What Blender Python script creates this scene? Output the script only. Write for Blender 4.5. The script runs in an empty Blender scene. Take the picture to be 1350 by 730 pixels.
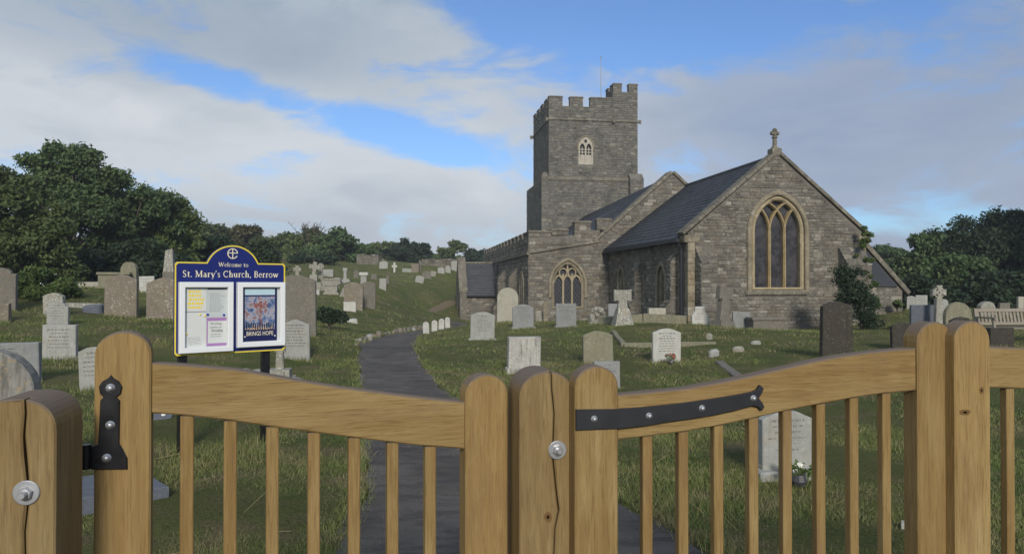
import bpy, bmesh, math, random
import numpy as np
from mathutils import Vector, Matrix
from mathutils.geometry import tessellate_polygon

S = bpy.context.scene
COL = S.collection
rnd = random.Random(7)
R = math.radians
F, CU, VH, H = 980.0, 675.0, 375.0, 1.6      # photo focal length in px, centre column, horizon row, eye height

# ------------------------------------------------------------------ camera
cam = bpy.data.cameras.new('camera')
cam.sensor_width = 36.0
cam.lens = 36.0 * F / 1350.0
cam.clip_start = 0.05
cam.clip_end = 5000
co = bpy.data.objects.new('camera', cam)
COL.objects.link(co)
co.location = (0, 0, H)
co.rotation_euler = (R(90) + math.atan(10.0 / F), 0, 0)
S.camera = co

# ------------------------------------------------------------------ light and sky
SUN_AZ, SUN_EL = 174.0, 25.0     # azimuth clockwise from +Y: behind the camera, to the right
sl = bpy.data.lights.new('sun', 'SUN')
sl.energy = 2.5
sl.angle = R(12)
sl.color = (1.0, 0.93, 0.82)
so = bpy.data.objects.new('sun', sl)
COL.objects.link(so)
sd = Vector((math.sin(R(SUN_AZ)) * math.cos(R(SUN_EL)), math.cos(R(SUN_AZ)) * math.cos(R(SUN_EL)), math.sin(R(SUN_EL))))
so.rotation_euler = sd.to_track_quat('Z', 'Y').to_euler()
so.location = sd * 100

S.view_settings.view_transform = 'Standard'
S.view_settings.look = 'None'
S.view_settings.gamma = 1.0
S.view_settings.exposure = 0.32


class NT:
    """small helper to write node trees as expressions"""
    def __init__(self, tree):
        self.t = tree
        self.L = tree.links

    def n(self, typ, **kw):
        nd = self.t.nodes.new(typ)
        for k, v in kw.items():
            setattr(nd, k, v)
        return nd

    def put(self, sock, v):
        if isinstance(v, bpy.types.NodeSocket):
            self.L.new(v, sock)
        elif v is not None:
            sock.default_value = v

    def m(self, op, a, b=None, c=None, clamp=False):
        nd = self.n('ShaderNodeMath', operation=op, use_clamp=clamp)
        self.put(nd.inputs[0], a)
        if b is not None: self.put(nd.inputs[1], b)
        if c is not None: self.put(nd.inputs[2], c)
        return nd.outputs[0]

    def ss(self, v, lo, hi, a=0.0, b=1.0):
        nd = self.n('ShaderNodeMapRange', interpolation_type='SMOOTHSTEP')
        self.put(nd.inputs['Value'], v)
        self.put(nd.inputs['From Min'], lo); self.put(nd.inputs['From Max'], hi)
        self.put(nd.inputs['To Min'], a); self.put(nd.inputs['To Max'], b)
        return nd.outputs[0]

    def mix(self, f, a, b, mode='MIX'):
        nd = self.n('ShaderNodeMix', data_type='RGBA', blend_type=mode)
        self.put(nd.inputs[0], f)
        self.put(nd.inputs[6], a if not isinstance(a, tuple) else tuple(a[:3]) + (1,))
        self.put(nd.inputs[7], b if not isinstance(b, tuple) else tuple(b[:3]) + (1,))
        return nd.outputs[2]

    def noise(self, vec, scale, detail=4, rough=0.55, dist=0.0, col=False):
        nd = self.n('ShaderNodeTexNoise')
        if vec is not None: self.put(nd.inputs['Vector'], vec)
        nd.inputs['Scale'].default_value = scale
        nd.inputs['Detail'].default_value = detail
        nd.inputs['Roughness'].default_value = rough
        nd.inputs['Distortion'].default_value = dist
        return nd.outputs['Color' if col else 'Fac']

    def vor(self, vec, scale, feature='F1', rand=1.0):
        nd = self.n('ShaderNodeTexVoronoi', feature=feature)
        if vec is not None: self.put(nd.inputs['Vector'], vec)
        nd.inputs['Scale'].default_value = scale
        nd.inputs['Randomness'].default_value = rand
        return nd

    def map(self, vec, scale=(1, 1, 1), loc=(0, 0, 0)):
        nd = self.n('ShaderNodeMapping')
        self.put(nd.inputs['Vector'], vec)
        self.put(nd.inputs['Scale'], scale)
        self.put(nd.inputs['Location'], loc)
        return nd.outputs[0]

    def ramp(self, f, stops):
        nd = self.n('ShaderNodeValToRGB')
        el = nd.color_ramp.elements
        while len(el) < len(stops): el.new(0.5)
        for e, (p, c) in zip(el, stops):
            e.position = p
            e.color = tuple(c[:3]) + (1,) if isinstance(c, tuple) else (c, c, c, 1)
        self.put(nd.inputs[0], f)
        return nd.outputs[0]


w = bpy.data.worlds.new('World')
S.world = w
w.use_nodes = True
t = NT(w.node_tree)
w.node_tree.nodes.clear()
tc = t.n('ShaderNodeTexCoord').outputs['Generated']
sep = t.n('ShaderNodeSeparateXYZ'); t.put(sep.inputs[0], tc)
sx, sy, sz = sep.outputs
az = t.m('ARCTAN2', sx, sy)
el = t.m('ARCSINE', sz)
sky = t.n('ShaderNodeTexSky', sky_type='NISHITA', sun_disc=False)
sky.sun_elevation = R(SUN_EL)
sky.sun_rotation = R(SUN_AZ)
sky.air_density = 1.0; sky.dust_density = 0.6; sky.ozone_density = 1.5
STR = 0.1
wv = t.map(tc, (1.0, 1.0, 2.6))
warp = t.noise(wv, 2.2, 3, 0.5, col=True)
wadd = t.n('ShaderNodeVectorMath', operation='MULTIPLY_ADD')
t.put(wadd.inputs[0], warp); wadd.inputs[1].default_value = (0.28, 0.28, 0.28); t.put(wadd.inputs[2], wv)
big = t.noise(wadd.outputs[0], 3.0, 8, 0.56)
fine = t.noise(wadd.outputs[0], 8.5, 9, 0.62, 0.3)
soft = t.noise(wv, 2.4, 4, 0.5)


def ae(u, v):
    a = math.atan((u - CU) / F)
    return a, math.atan((VH - v) / F * math.cos(a))


def gap(u, v, ru, rv, tilt, amp):
    """an oriented soft blob of clear sky at a fixed direction"""
    a0, e0 = ae(u, v)
    c, s_ = math.cos(R(tilt)), math.sin(R(tilt))
    da = t.m('SUBTRACT', az, a0); de = t.m('SUBTRACT', el, e0)
    p = t.m('ADD', t.m('MULTIPLY', da, c / (ru / F)), t.m('MULTIPLY', de, -s_ / (ru / F)))
    q = t.m('ADD', t.m('MULTIPLY', da, s_ / (rv / F)), t.m('MULTIPLY', de, c / (rv / F)))
    d = t.m('ADD', t.m('MULTIPLY', p, p), t.m('MULTIPLY', q, q))
    return t.m('MULTIPLY', t.m('EXPONENT', t.m('MULTIPLY', d, -1.0)), amp)


gaps = [(430, 150, 190, 25, 12, 0.56), (590, 195, 90, 28, 14, 0.5), (230, 85, 120, 26, 14, 0.28),
        (880, -15, 290, 52, 4, 0.58), (1120, 10, 200, 34, -10, 0.18), (700, 20, 110, 45, 20, 0.45), (1270, 290, 150, 22, 0, 0.36),]
g = None
for a in gaps:
    x = gap(*a)
    g = x if g is None else t.m('ADD', g, x)
cover = t.m('ADD', t.m('MULTIPLY', t.m('SUBTRACT', big, 0.5), 1.9), t.m('MULTIPLY', t.m('SUBTRACT', fine, 0.5), 1.25))
clear = t.m('SUBTRACT', t.m('ADD', g, 0.06), cover)
mask = t.m('MULTIPLY', t.ss(clear, 0.05, 0.5), 0.92)                 # 0 = cloud, 1 = clear sky
# brighter cloud low on the left, bluer and greyer cloud on the right
right = t.ss(az, -0.12, 0.35)
cl_l = t.mix(t.ss(soft, 0.3, 0.66), (2.2, 2.85, 3.7), (3.3, 3.85, 4.5))
cl_r = t.mix(t.ss(soft, 0.3, 0.7), (1.85, 2.5, 3.75), (2.5, 3.15, 4.45))
cloud = t.mix(right, cl_l, cl_r)
cloud = t.mix(t.m('MULTIPLY', t.ss(fine, 0.42, 0.68, 0.0, 0.5), t.m('SUBTRACT', 1.0, t.m('MULTIPLY', right, 0.7))), cloud, (4.4, 4.85, 5.4))
edge = t.ss(clear, -0.5, 0.12)
low = t.ss(el, 0.42, 0.12)
cloud = t.mix(t.m('MULTIPLY', t.m('MULTIPLY', edge, low), t.m('SUBTRACT', 0.75, t.m('MULTIPLY', right, 0.55))), cloud, (5.9, 6.2, 6.5))
skyc = t.mix(1.0, sky.outputs[0], (0.60, 0.84, 1.18), 'MULTIPLY')
bank = None
for a in [(190, 155, 190, 34, 13, 0.8), (470, 215, 130, 30, 14, 0.7), (640, 262, 70, 40, 10, 0.9), (60, 120, 120, 30, 5, 0.4)]:
    x = gap(*a); bank = x if bank is None else t.m('ADD', bank, x)
cloud = t.mix(t.m('MULTIPLY', t.m('MINIMUM', bank, 1.0), t.ss(fine, 0.34, 0.6, 0.25, 1.0)), cloud, (5.5, 5.8, 6.15))
sheet = t.m('ADD', gap(200, 30, 330, 60, 4, 0.6), gap(330, 300, 330, 38, 0, 0.45))
cloud = t.mix(t.m('MINIMUM', sheet, 1.0), cloud, (2.55, 3.15, 3.95))
allc = t.mix(mask, cloud, skyc)
bg = t.n('ShaderNodeBackground'); t.put(bg.inputs[0], allc); bg.inputs[1].default_value = STR
wo = t.n('ShaderNodeOutputWorld'); t.L.new(bg.outputs[0], wo.inputs[0])

# ------------------------------------------------------------------ materials
MATS = {}


def mat(name, rough=0.85, spec=0.25):
    m_ = bpy.data.materials.new(name)
    m_.use_nodes = True
    m_.node_tree.nodes.clear()
    q = NT(m_.node_tree)
    b = q.n('ShaderNodeBsdfPrincipled')
    b.inputs['Roughness'].default_value = rough
    b.inputs['Specular IOR Level'].default_value = spec
    o = q.n('ShaderNodeOutputMaterial')
    q.L.new(b.outputs[0], o.inputs[0])
    MATS[name] = m_
    return m_, q, b


def bump(q, b, h, strength=0.4, dist=0.01):
    nd = q.n('ShaderNodeBump')
    nd.inputs['Strength'].default_value = strength
    nd.inputs['Distance'].default_value = dist
    q.put(nd.inputs['Height'], h)
    q.L.new(nd.outputs[0], b.inputs['Normal'])


def plain(name, c, rough=0.6, spec=0.3, metal=0.0, var=0.0):
    m_, q, b = mat(name, rough, spec)
    b.inputs['Metallic'].default_value = metal
    if var:
        ob = q.n('ShaderNodeTexCoord').outputs['Object']
        nz = q.noise(ob, 18, 5)
        q.put(b.inputs['Base Color'], q.mix(q.m('MULTIPLY', nz, var), c, tuple(x * 0.35 for x in c)))
        q.put(b.inputs['Roughness'], q.ss(nz, 0.2, 0.8, rough - 0.12, rough + 0.12))
    else:
        b.inputs['Base Color'].default_value = c + (1,)
    return m_


def masonry(name, base, dark, pale, lich=0.3, mode='tint'):
    """rubble stone: every stone has its own tone (attribute on joined stones, object random on single ones)"""
    m_, q, b = mat(name, 0.92, 0.12)
    geo = q.n('ShaderNodeNewGeometry').outputs['Position']
    if mode == 'tint':
        r_ = q.n('ShaderNodeAttribute', attribute_name='tint').outputs['Fac']
    else:
        r_ = q.n('ShaderNodeObjectInfo').outputs['Random']
    c = q.mix(q.ss(r_, 0.0, 1.0), dark, base)
    r2 = q.m('FRACT', q.m('MULTIPLY', r_, 17.31))
    c = q.mix(q.ss(r2, 0.55, 0.95, 0.0, 0.4), c, (base[0] * 1.0, base[1] * 0.86, base[2] * 0.68))
    c = q.mix(q.ss(r_, 0.86, 1.0), c, pale)
    n1 = q.noise(geo, 12, 6, 0.7)
    n2 = q.noise(geo, 1.1, 5, 0.6)
    n3 = q.noise(geo, 33, 5, 0.7)
    c = q.mix(q.ss(n1, 0.38, 0.72, 0.0, 0.85), c, tuple(x * 0.8 for x in dark))
    c = q.mix(q.ss(q.noise(geo, 4.3, 6, 0.7), 0.5, 0.68, 0.0, 0.5), c, pale)
    c = q.mix(q.ss(n2, 0.46, 0.72, 0.0, 0.6), c, tuple(x * 0.45 for x in dark))
    lf = q.m('MULTIPLY', q.ss(n3, 0.58, 0.7), q.ss(q.noise(geo, 2.3, 3), 0.42, 0.62))
    c = q.mix(q.m('MULTIPLY', lf, lich), c, pale)
    q.put(b.inputs['Base Color'], c)
    bump(q, b, q.m('ADD', n1, q.m('MULTIPLY', n3, 0.6)), 0.7, 0.02)
    return m_


RUB_B, RUB_D, RUB_P = (0.222, 0.206, 0.172), (0.135, 0.126, 0.108), (0.36, 0.34, 0.285)
masonry('rubble', RUB_B, RUB_D, RUB_P, 0.5)
masonry('rubble_single', RUB_B, RUB_D, RUB_P, 0.5, 'obj')
masonry('tower_stone', (0.195, 0.187, 0.164), (0.125, 0.121, 0.109), (0.27, 0.255, 0.21), 0.3)
masonry('mortar', (0.21, 0.198, 0.17), (0.15, 0.142, 0.125), (0.29, 0.275, 0.23), 0.3)
masonry('dressed', (0.36, 0.31, 0.22), (0.2, 0.175, 0.13), (0.46, 0.43, 0.35), 0.4)
masonry('dressed_single', (0.36, 0.31, 0.22), (0.2, 0.175, 0.13), (0.46, 0.43, 0.35), 0.4, 'obj')
masonry('frame_stone', (0.44, 0.37, 0.235), (0.32, 0.265, 0.17), (0.55, 0.48, 0.36), 0.3)
masonry('tracery_stone', (0.44, 0.335, 0.17), (0.34, 0.26, 0.14), (0.5, 0.43, 0.31), 0.3)
masonry('window_stone', (0.44, 0.37, 0.25), (0.33, 0.28, 0.19), (0.5, 0.46, 0.36), 0.3)
masonry('coping', (0.26, 0.24, 0.19), (0.13, 0.12, 0.10), (0.42, 0.39, 0.3), 0.7)
masonry('pale_louvre', (0.5, 0.47, 0.40), (0.4, 0.37, 0.31), (0.55, 0.52, 0.46), 0.2)

m_, q, b = mat('slate', 0.5, 0.3)
tn = q.n('ShaderNodeAttribute', attribute_name='tint').outputs['Fac']
geo = q.n('ShaderNodeNewGeometry').outputs['Position']
c = q.mix(tn, (0.034, 0.039, 0.048), (0.052, 0.057, 0.068))
n1 = q.noise(geo, 3.0, 6, 0.65)
c = q.mix(q.ss(n1, 0.55, 0.8, 0, 0.35), c, (0.085, 0.085, 0.075))
q.put(b.inputs['Base Color'], c)
q.put(b.inputs['Roughness'], q.ss(n1, 0.3, 0.7, 0.42, 0.65))

m_, q, b = mat('leaded_glass', 0.28, 0.5)
ob = q.n('ShaderNodeTexCoord').outputs['Object']
vn = q.vor(q.map(ob, (1, 1, 0.8)), 13)
ed = q.vor(q.map(ob, (1, 1, 0.8)), 13, 'DISTANCE_TO_EDGE')
nz = q.noise(ob, 3.2, 5, 0.6)
c = q.mix(q.ss(nz, 0.36, 0.66), (0.012, 0.012, 0.015), (0.06, 0.057, 0.064))
c = q.mix(q.m('MULTIPLY', q.ss(vn.outputs['Distance'], 0.1, 0.7), 0.35), c, (0.085, 0.08, 0.08))
c = q.mix(q.ss(ed.outputs['Distance'], 0.05, 0.025), c, (0.022, 0.022, 0.026))
q.put(b.inputs['Base Color'], c)
bump(q, b, vn.outputs['Distance'], 0.25, 0.02)

m_, q, b = mat('dark_glass', 0.22, 0.5)
ob = q.n('ShaderNodeTexCoord').outputs['Object']
sp = q.n('ShaderNodeSeparateXYZ'); q.put(sp.inputs[0], ob)
da_ = q.m('PINGPONG', q.m('ADD', q.m('ADD', sp.outputs[0], sp.outputs[1]), q.m('MULTIPLY', sp.outputs[2], 0.75)), 0.09)
db_ = q.m('PINGPONG', q.m('SUBTRACT', q.m('ADD', sp.outputs[0], sp.outputs[1]), q.m('MULTIPLY', sp.outputs[2], 0.75)), 0.09)
ln = q.m('MINIMUM', da_, db_)
c = q.mix(q.noise(ob, 7, 3), (0.012, 0.014, 0.02), (0.06, 0.06, 0.07))
c = q.mix(q.ss(ln, 0.014, 0.006), c, (0.10, 0.10, 0.10))
q.put(b.inputs['Base Color'], c)


def wood(name, axis, base=(0.294, 0.201, 0.082), darkc=(0.215, 0.135, 0.049), grey=0.0, pale=(0.360, 0.268, 0.123)):
    """oak: long grain along the axis, growth bands, knots and weather stains"""
    m_, q, b = mat(name, 0.75, 0.2)
    ob = q.n('ShaderNodeTexCoord').outputs['Object']
    ri = q.n('ShaderNodeObjectInfo').outputs['Random']
    off = q.n('ShaderNodeCombineXYZ')
    for k in range(3): q.put(off.inputs[k], q.m('MULTIPLY', ri, 7.3 + 5 * k))
    av = q.n('ShaderNodeVectorMath', operation='ADD'); q.put(av.inputs[0], ob); q.put(av.inputs[1], off.outputs[0])
    v = av.outputs[0]
    st = (1, 1, 0.05) if axis == 'Z' else (0.05, 1, 1)
    st2 = (1, 1, 0.28) if axis == 'Z' else (0.28, 1, 1)
    fibre = q.noise(q.map(v, st), 240, 4, 0.65)
    bands = q.noise(q.map(v, st), 44, 6, 0.65, 0.4)
    wn = q.n('ShaderNodeTexWave', wave_type='BANDS', bands_direction='X' if axis == 'Z' else 'Z', wave_profile='SIN')
    q.put(wn.inputs['Vector'], q.map(v, (1, 0.6, 0.16) if axis == 'Z' else (0.16, 0.6, 1)))
    wn.inputs['Scale'].default_value = 24; wn.inputs['Distortion'].default_value = 9; wn.inputs['Detail'].default_value = 3
    wn.inputs['Detail Scale'].default_value = 0.8
    patch = q.noise(q.map(v, st2), 6, 4, 0.55)
    c = q.mix(q.ss(bands, 0.3, 0.7), darkc, base)
    c = q.mix(q.m('MULTIPLY', q.ss(wn.outputs['Fac'], 0.55, 1.0), 0.28), c, darkc)
    c = q.mix(q.ss(patch, 0.45, 0.75, 0, 0.65), c, pale)
    c = q.mix(q.ss(fibre, 0.48, 0.68, 0, 0.6), c, tuple(x * 0.62 for x in darkc))
    ray = q.noise(q.map(v, (1, 1, 0.16) if axis == 'Z' else (0.16, 1, 1)), 62, 3, 0.6)
    c = q.mix(q.ss(ray, 0.56, 0.7, 0, 0.35), c, pale)
    c = q.mix(q.ss(ri, 0.0, 1.0, 0.0, 0.22), c, darkc)
    kn = q.vor(q.map(v, (1, 0, 0.75) if axis == 'Z' else (0.75, 0, 1)), 2.3)
    kr = q.m('ADD', kn.outputs['Distance'], q.m('MULTIPLY', q.m('SUBTRACT', bands, 0.5), 0.03))
    c = q.mix(q.ss(kr, 0.085, 0.03, 0, 0.45), c, darkc)
    c = q.mix(q.m('MULTIPLY', q.ss(kr, 0.032, 0.018), 0.85), c, (0.085, 0.045, 0.02))
    stain = q.ss(q.noise(q.map(v, st2), 9, 5, 0.65), 0.54, 0.72, 0, 0.5)
    c = q.mix(stain, c, (0.2, 0.125, 0.065))
    # weathering to silver-brown where the timber faces the sky
    nn = q.n('ShaderNodeSeparateXYZ'); q.put(nn.inputs[0], q.n('ShaderNodeNewGeometry').outputs['True Normal'])
    wf = q.m('MAXIMUM', q.m('MULTIPLY', q.ss(q.m('ADD', nn.outputs[2], q.m('MULTIPLY', q.m('SUBTRACT', patch, 0.5), 0.5)), 0.15, 0.7), 0.85), grey)
    c = q.mix(wf, c, (0.15, 0.12, 0.10))
    q.put(b.inputs['Base Color'], c)
    q.put(b.inputs['Roughness'], q.ss(bands, 0.2, 0.8, 0.65, 0.85))
    bump(q, b, q.m('ADD', fibre, q.m('MULTIPLY', bands, 0.6)), 0.35, 0.004)
    return m_


wood('oak_upright', 'Z')
wood('oak_rail', 'X')
wood('oak_post', 'Z', (0.272, 0.194, 0.089), (0.198, 0.132, 0.056), 0.0, (0.329, 0.254, 0.132))
wood('oak_honey', 'Z', (0.338, 0.233, 0.095), (0.254, 0.162, 0.060), 0.0, (0.395, 0.294, 0.136))
wood('bench_wood', 'X', (0.33, 0.295, 0.24), (0.22, 0.195, 0.155), 0.0, (0.40, 0.36, 0.295))

plain('black_iron', (0.010, 0.010, 0.012), 0.32, 0.5, 0.0, 0.3)
plain('old_iron', (0.085, 0.088, 0.098), 0.4, 0.5, 0.7, 0.95)
plain('zinc', (0.55, 0.56, 0.58), 0.42, 0.5, 0.7, 0.45)
plain('knot_rim', (0.19, 0.112, 0.045), 0.8, 0.15, 0.0, 0.6)
plain('crack', (0.02, 0.013, 0.009), 1.0, 0.0)
plain('pipe', (0.018, 0.02, 0.024), 0.5, 0.3)
plain('sign_blue', (0.010, 0.020, 0.155), 0.38, 0.4, 0.0, 0.25)
plain('sign_yellow', (0.75, 0.60, 0.06), 0.45, 0.3)
plain('sign_cream', (0.80, 0.74, 0.55), 0.5, 0.3)
plain('case_white', (0.78, 0.80, 0.81), 0.4, 0.4, 0.0, 0.08)
plain('paper_white', (0.64, 0.66, 0.64), 0.7, 0.2, 0.0, 0.06)
plain('paper_grey', (0.52, 0.56, 0.56), 0.7, 0.2, 0.0, 0.06)
plain('paper_yellow', (0.80, 0.62, 0.06), 0.7, 0.2)
plain('paper_purple', (0.36, 0.2, 0.42), 0.7, 0.2)
plain('paper_sky', (0.46, 0.62, 0.70), 0.7, 0.2)
plain('navy', (0.010, 0.014, 0.075), 0.5, 0.3)
plain('ink', (0.02, 0.02, 0.025), 0.7, 0.2)
plain('text_grey', (0.24, 0.25, 0.27), 0.8, 0.1)
plain('pin_blue', (0.03, 0.05, 0.35), 0.5, 0.3)
plain('poster_red', (0.27, 0.085, 0.06), 0.7, 0.2)
plain('poster_gold', (0.75, 0.42, 0.12), 0.7, 0.2)
plain('petal_white', (0.82, 0.82, 0.78), 0.6, 0.2)
plain('petal_red', (0.36, 0.10, 0.08), 0.6, 0.2)
plain('vase', (0.05, 0.05, 0.055), 0.4, 0.4)
m_, q, b = mat('poster_sky', 0.7, 0.2)
ob = q.n('ShaderNodeTexCoord').outputs['Object']
n1 = q.noise(ob, 16, 5, 0.65)
c = q.ramp(n1, [(0.3, (0.03, 0.05, 0.13)), (0.44, (0.10, 0.16, 0.30)), (0.54, (0.38, 0.37, 0.42)), (0.62, (0.22, 0.14, 0.15)), (0.8, (0.32, 0.12, 0.08))])
q.put(b.inputs['Base Color'], c)


def headstone(name, base, dark, lichen, lf=0.3, streak=0.3, rough=0.85):
    m_, q, b = mat(name, rough, 0.2)
    ob = q.n('ShaderNodeTexCoord').outputs['Object']
    geo = q.n('ShaderNodeNewGeometry').outputs['Position']
    ri = q.n('ShaderNodeObjectInfo').outputs['Random']
    n1 = q.noise(geo, 7, 6, 0.65); n2 = q.noise(geo, 38, 4, 0.7)
    n3 = q.noise(q.map(geo, (6, 6, 0.9)), 3.0, 5, 0.6)
    n4 = q.noise(geo, 2.6, 4, 0.6)
    c = q.mix(q.ss(n1, 0.35, 0.7, 0.0, 0.6), base, tuple(x * 0.72 for x in base))
    c = q.mix(q.m('MULTIPLY', q.ss(n3, 0.48, 0.68), streak), c, dark)
    c = q.mix(q.m('MULTIPLY', q.ss(n2, 0.52, 0.66), 0.3), c, dark)
    l = q.m('MULTIPLY', q.ss(q.noise(geo, 21, 5, 0.6), 0.56, 0.62), q.ss(n4, 0.44, 0.58))
    c = q.mix(q.m('MULTIPLY', l, lf), c, lichen)
    n6 = q.noise(q.map(geo, (1, 1, 1), (9, 4, 2)), 4.5, 6, 0.68); n7 = q.noise(q.map(geo, (1, 1, 1), (3, 14, 6)), 3.3, 6, 0.68)
    c = q.mix(q.ss(n6, 0.52, 0.7, 0, 0.42), c, (base[0] * 1.0, base[1] * 0.82, base[2] * 0.62))
    c = q.mix(q.ss(n7, 0.54, 0.72, 0, 0.45), c, (base[0] * 0.62, base[1] * 0.68, base[2] * 0.48))
    sp_ = q.vor(geo, 16)
    c = q.mix(q.m('MULTIPLY', q.ss(sp_.outputs['Distance'], 0.30, 0.2), q.m('MULTIPLY', q.ss(q.noise(geo, 5, 3), 0.5, 0.58), min(1.0, lf * 1.2))), c, lichen)
    c = q.mix(q.m('MULTIPLY', q.ss(ri, 0, 1), 0.3), c, tuple(x * 0.6 for x in base))
    q.put(b.inputs['Base Color'], c)
    bump(q, b, q.m('ADD', n1, q.m('MULTIPLY', n2, 0.5)), 0.5, 0.012)
    return m_


headstone('hs_grey', (0.37, 0.375, 0.35), (0.17, 0.17, 0.155), (0.48, 0.47, 0.4), 0.35, 0.3)
headstone('hs_bluegrey', (0.275, 0.285, 0.282), (0.13, 0.135, 0.135), (0.36, 0.37, 0.35), 0.3, 0.25)
headstone('hs_brown', (0.225, 0.195, 0.152), (0.13, 0.105, 0.08), (0.62, 0.6, 0.52), 0.5, 0.4)
headstone('hs_taupe', (0.185, 0.172, 0.145), (0.11, 0.095, 0.08), (0.4, 0.38, 0.3), 0.35, 0.4)
headstone('hs_dark', (0.058, 0.052, 0.042), (0.03, 0.028, 0.023), (0.14, 0.14, 0.10), 0.5, 0.5)
headstone('hs_white', (0.53, 0.53, 0.49), (0.3, 0.29, 0.26), (0.6, 0.58, 0.5), 0.3, 0.25)
headstone('hs_lichen', (0.33, 0.32, 0.275), (0.11, 0.105, 0.09), (0.62, 0.61, 0.54), 0.85, 0.7)
headstone('hs_cream', (0.43, 0.415, 0.345), (0.29, 0.27, 0.2), (0.56, 0.52, 0.42), 0.3, 0.5)
headstone('hs_streak', (0.27, 0.262, 0.235), (0.07, 0.065, 0.055), (0.34, 0.26, 0.13), 0.5, 0.65)
headstone('hs_streakpale', (0.46, 0.45, 0.41), (0.08, 0.075, 0.065), (0.62, 0.6, 0.53), 0.5, 0.6)
headstone('hs_slate', (0.135, 0.15, 0.18), (0.08, 0.09, 0.11), (0.2, 0.22, 0.25), 0.3, 0.3, 0.5)
headstone('hs_green', (0.24, 0.23, 0.16), (0.13, 0.125, 0.085), (0.42, 0.4, 0.3), 0.5, 0.5)
plain('dry_stalk', (0.30, 0.25, 0.14), 0.8, 0.1)
plain('engraved', (0.145, 0.143, 0.132), 0.9, 0.1)

m_, q, b = mat('tarmac', 0.9, 0.2)
geo = q.n('ShaderNodeNewGeometry').outputs['Position']
n1 = q.noise(geo, 1.3, 6, 0.65); n2 = q.noise(geo, 95, 3, 0.8); vo = q.vor(geo, 75)
n5 = q.noise(q.map(geo, (0.5, 1.6, 1)), 4.5, 5, 0.65)
c = q.mix(q.ss(n1, 0.3, 0.7), (0.128, 0.117, 0.107), (0.185, 0.170, 0.156))
c = q.mix(q.ss(n5, 0.46, 0.62, 0, 0.7), c, (0.078, 0.072, 0.067))
c = q.mix(q.ss(n2, 0.62, 0.75, 0, 0.55), c, (0.19, 0.18, 0.17))
c = q.mix(q.ss(n2, 0.4, 0.3, 0, 0.5), c, (0.022, 0.022, 0.024))
q.put(b.inputs['Base Color'], c)
pt_ = q.noise(geo, 0.55, 4, 0.6)
c = q.mix(q.ss(pt_, 0.5, 0.56, 0, 0.3), c, (0.06, 0.057, 0.055))
c = q.mix(q.m('MULTIPLY', q.ss(q.noise(geo, 2.1, 5, 0.7), 0.55, 0.7), 0.4), c, (0.10, 0.105, 0.06))
c = q.mix(q.ss(vo.outputs['Distance'], 0.3, 0.12, 0, 0.2), c, (0.17, 0.16, 0.15))
q.put(b.inputs['Base Color'], c)
bump(q, b, q.m('ADD', vo.outputs['Distance'], q.m('ADD', n2, n5)), 1.0, 0.02)

m_, q, b = mat('soil', 0.95, 0.1)
geo = q.n('ShaderNodeNewGeometry').outputs['Position']
q.put(b.inputs['Base Color'], q.mix(q.noise(geo, 6, 5), (0.13, 0.10, 0.068), (0.23, 0.185, 0.13)))
bump(q, b, q.noise(geo, 22, 5), 0.7, 0.03)


def turf_colour(q, geo):
    a = q.noise(geo, 0.55, 5, 0.6); b_ = q.noise(geo, 3.2, 5, 0.62); d = q.noise(q.map(geo, (1, 1, 1), (31, 7, 0)), 1.4, 5, 0.65)
    c = q.mix(q.ss(a, 0.34, 0.66), (0.098, 0.142, 0.036), (0.178, 0.195, 0.064))
    c = q.mix(q.ss(b_, 0.42, 0.72, 0, 0.7), c, (0.205, 0.185, 0.088))
    lg = q.noise(q.map(geo, (1, 1, 1), (5, 51, 0)), 0.17, 4, 0.6)
    c = q.mix(q.ss(lg, 0.5, 0.64, 0, 0.35), c, (0.125, 0.115, 0.055))
    c = q.mix(q.ss(lg, 0.45, 0.32, 0, 0.5), c, (0.155, 0.215, 0.05))
    c = q.mix(q.ss(d, 0.5, 0.66, 0, 0.75), c, (0.25, 0.20, 0.12))
    return c


m_, q, b = mat('turf', 0.95, 0.1)
geo = q.n('ShaderNodeNewGeometry').outputs['Position']
c = turf_colour(q, geo)
c = q.mix(q.ss(q.noise(geo, 45, 4, 0.7), 0.4, 0.65, 0, 0.6), c, (0.045, 0.042, 0.02))
q.put(b.inputs['Base Color'], c)
bump(q, b, q.m('ADD', q.noise(geo, 30, 5, 0.7), q.m('MULTIPLY', q.noise(geo, 140, 4, 0.8), 0.6)), 1.0, 0.06)

m_, q, b = mat('grass_blade', 0.7, 0.2)
geo = q.n('ShaderNodeNewGeometry').outputs['Position']
tn = q.n('ShaderNodeAttribute', attribute_name='tint').outputs['Fac']
c = turf_colour(q, geo)
c = q.mix(q.ss(tn, 0.0, 1.0, 0.0, 0.55), c, (0.15, 0.20, 0.06))
c = q.mix(q.ss(tn, 0.84, 0.93), c, (0.34, 0.29, 0.16))
q.put(b.inputs['Base Color'], c)


def leaf_mat(name, a, b2, c3, trans=0.25):
    m_, q, b = mat(name, 0.6, 0.25)
    tn = q.n('ShaderNodeAttribute', attribute_name='tint').outputs['Fac']
    geo = q.n('ShaderNodeNewGeometry').outputs['Position']
    c = q.mix(tn, a, b2)
    c = q.mix(q.ss(q.noise(geo, 0.7, 3), 0.45, 0.7, 0, 0.75), c, c3)
    q.put(b.inputs['Base Color'], c)
    tr = q.n('ShaderNodeBsdfTranslucent'); q.put(tr.inputs[0], c)
    mx = q.n('ShaderNodeMixShader'); mx.inputs[0].default_value = trans
    q.L.new(b.outputs[0], mx.inputs[1]); q.L.new(tr.outputs[0], mx.inputs[2])
    o = [n for n in q.t.nodes if n.type == 'OUTPUT_MATERIAL'][0]
    q.L.new(mx.outputs[0], o.inputs[0])


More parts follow.
